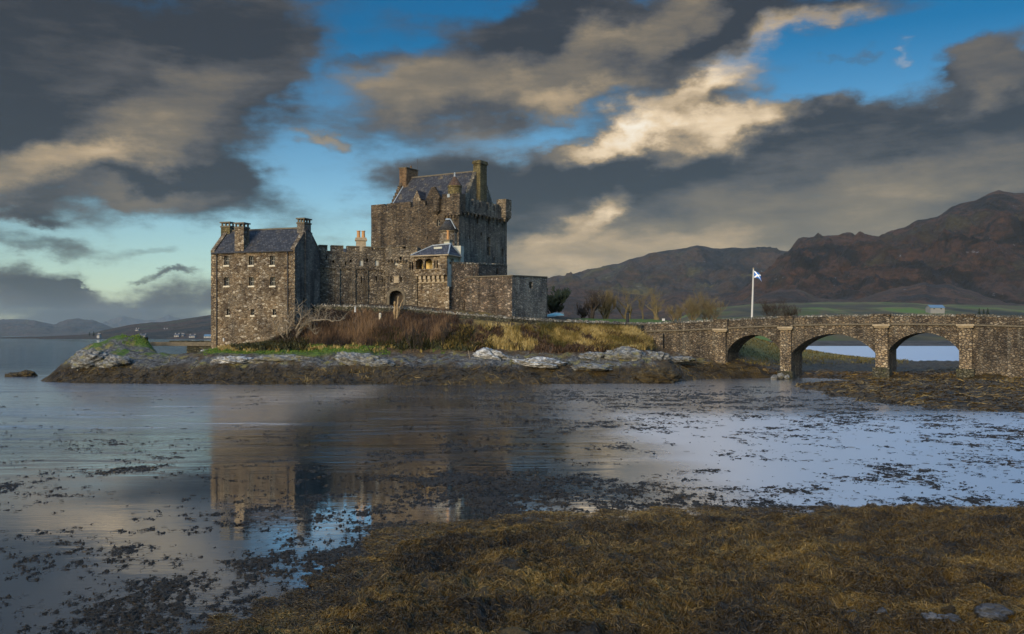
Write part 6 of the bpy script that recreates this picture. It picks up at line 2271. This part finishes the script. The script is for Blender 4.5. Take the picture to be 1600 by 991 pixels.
# ------------------------------------------------------------------ far houses and conifers
def house(px, py_base, Y, w_px, h_px, label, wall='farwhite', roof='farroof', d=7.0, roof_share=.5, cat='house', rz=0.0):
    c0 = WP(px, py_base, Y)
    w_ = w_px / FPX * Y
    H = h_px / FPX * Y
    hw = H * (1 - roof_share)
    ro = root('cottage' if cat == 'house' else 'barn', tuple(c0), label, cat)
    b_ = MB()
    X = [c0.x - w_ / 2, c0.x + w_ / 2]
    Yy = [c0.y - d / 2, c0.y + d / 2]
    z0, z1, z2 = c0.z - 3, c0.z + hw, c0.z + H
    b_.poly([(X[0], Yy[0], z0), (X[1], Yy[0], z0), (X[1], Yy[0], z1), (X[0], Yy[0], z1)])
    b_.poly([(X[0], Yy[1], z0), (X[1], Yy[1], z0), (X[1], Yy[1], z1), (X[0], Yy[1], z1)])
    for x_ in X:
        b_.poly([(x_, Yy[0], z0), (x_, Yy[1], z0), (x_, Yy[1], z1), (x_, c0.y, z2 - .1), (x_, Yy[0], z1)])
    b_.build('wall', M[wall], ro)
    b_ = MB()
    e = .3
    for s0 in (0, 1):
        yy = Yy[s0] + (-e if s0 == 0 else e)
        b_.hexa([(X[0] - e, yy, z1 - .1), (X[1] + e, yy, z1 - .1), (X[1] + e, c0.y, z2), (X[0] - e, c0.y, z2), (X[0] - e, yy, z1 + .15), (X[1] + e, yy, z1 + .15), (X[1] + e, c0.y, z2 + .25), (X[0] - e, c0.y, z2 + .25)])
    rf_ = b_.build('roof', M[roof], ro)
    if cat == 'house':
        for x_ in (X[0] + .6, X[1] - .6):
            b_ = MB()
            b_.box((x_, c0.y, z2 + .5), (1.0, .9, 1.6))
            b_.build('chimney', M[wall], rf_)
    k = max(2, int(w_ / 4))
    for i in range(k):
        b_ = MB()
        x_ = X[0] + w_ * (i + .5) / k
        b_.box((x_, Yy[0] - .03, c0.z + hw * .5), (1.1, .1, min(1.4, hw * .5)))
        b_.build('window', M['glass'], ro)


house(1461, 484.2, 745, 22, 7.2, 'long white barn with a blue roof on the green field beyond the bridge', 'fargrey', 'farblue', 9, .62, 'barn')
for a in [(155, 525, 1262, 4, 3, 'tiny white cottage at the left end of the far shore'), (215, 517, 1400, 5, 3, 'tiny white cottage on the far slope above the shore, left of the bright one'), (259, 517.4, 1420, 5.5, 3.4, 'brightest white cottage, highest on the far slope'),
          (277, 526.5, 1275, 7, 4.5, 'large white cottage on the far shore, directly below the brightest cottage'), (286, 526.5, 1280, 4, 4.5, 'narrow white cottage on the far shore, right beside the large one'), (301, 527.5, 1265, 9, 4.0, 'long low pale cottage on the far shore, between the narrow one and the blue roof')]:
    house(*a)
house(325.5, 527.8, 1262, 11, 5.0, 'low building with a bright blue roof at the far shore, touching the castle edge', 'farwhite', 'farblue', 8, .6, 'barn')
house(275, 515.5, 1440, 10, 3.0, 'grey roofed cottage just right of the brightest cottage on the far slope', 'fargrey', 'farroof')
house(224, 526, 1268, 9, 3.2, 'dull grey cottage by the water under the left slope', 'fargrey', 'farroof')


def conifer(px, py_base, Y, h_px, label, seed, group=None):
    c0 = WP(px, py_base, Y)
    h = h_px / FPX * Y
    rnd = random.Random(seed)
    ro = root('conifer_tree', tuple(c0), label, 'tree', group)
    s_ = MB()
    s_.tube([(c0.x, c0.y, c0.z - 2), (c0.x, c0.y, c0.z + h * .9)], [h * .03, h * .008], 5)
    s_.build('trunk', M['bark_dark'], ro)
    s_ = MB()
    for i in range(150):
        t = (i / 150) ** .9
        z = c0.z + h * (.10 + .9 * t)
        r = h * .24 * (1 - t) * rnd.uniform(.55, 1.2) + .2
        a = rnd.uniform(0, 6.28)
        p = Vector((c0.x, c0.y, z))
        q = p + Vector((math.cos(a) * r, math.sin(a) * r, -r * .35))
        s = Vector((-math.sin(a), math.cos(a), 0)) * r * .32
        s_.poly([p + Vector((0, 0, h * .03)), q - s, q + Vector((0, 0, -h * .015)), q + s])
    s_.build('crown', M['conifer'], ro)


for i, (px, h_) in enumerate([(1530, 9), (1537, 8), (1543.5, 9.5)]):
    conifer(px, 493.5, 620, h_ + 3, ['leftmost', 'middle', 'rightmost'][i] + ' of the three dark conifers on the green field above the bridge', 60 + i, 'conifers on the field')
conifer(140, 524.5, 1262, 6, 'left one of two dark conifers at the tip of the far shore', 71, 'conifers on the far shore')
conifer(146.5, 524.5, 1262, 7.5, 'right taller one of two dark conifers at the tip of the far shore', 72, 'conifers on the far shore')

# ------------------------------------------------------------------ the air
m = bpy.data.materials.new('air')
m.use_nodes = True
t = NT(m.node_tree)
m.node_tree.nodes.remove(m.node_tree.nodes['Principled BSDF'])
pv = t.n('ShaderNodeVolumePrincipled')
pv.inputs['Color'].default_value = (0.60, 0.78, 0.90, 1)
pv.inputs['Density'].default_value = HAZE
pv.inputs['Anisotropy'].default_value = 0.0
t.t.links.new(pv.outputs[0], [n for n in m.node_tree.nodes if n.type == 'OUTPUT_MATERIAL'][0].inputs['Volume'])
mb = MB()
mb.box((0, 6650, 185), (19200, 14300, 380))
o = mb.build('haze', m)
o['kind'] = 'stuff'
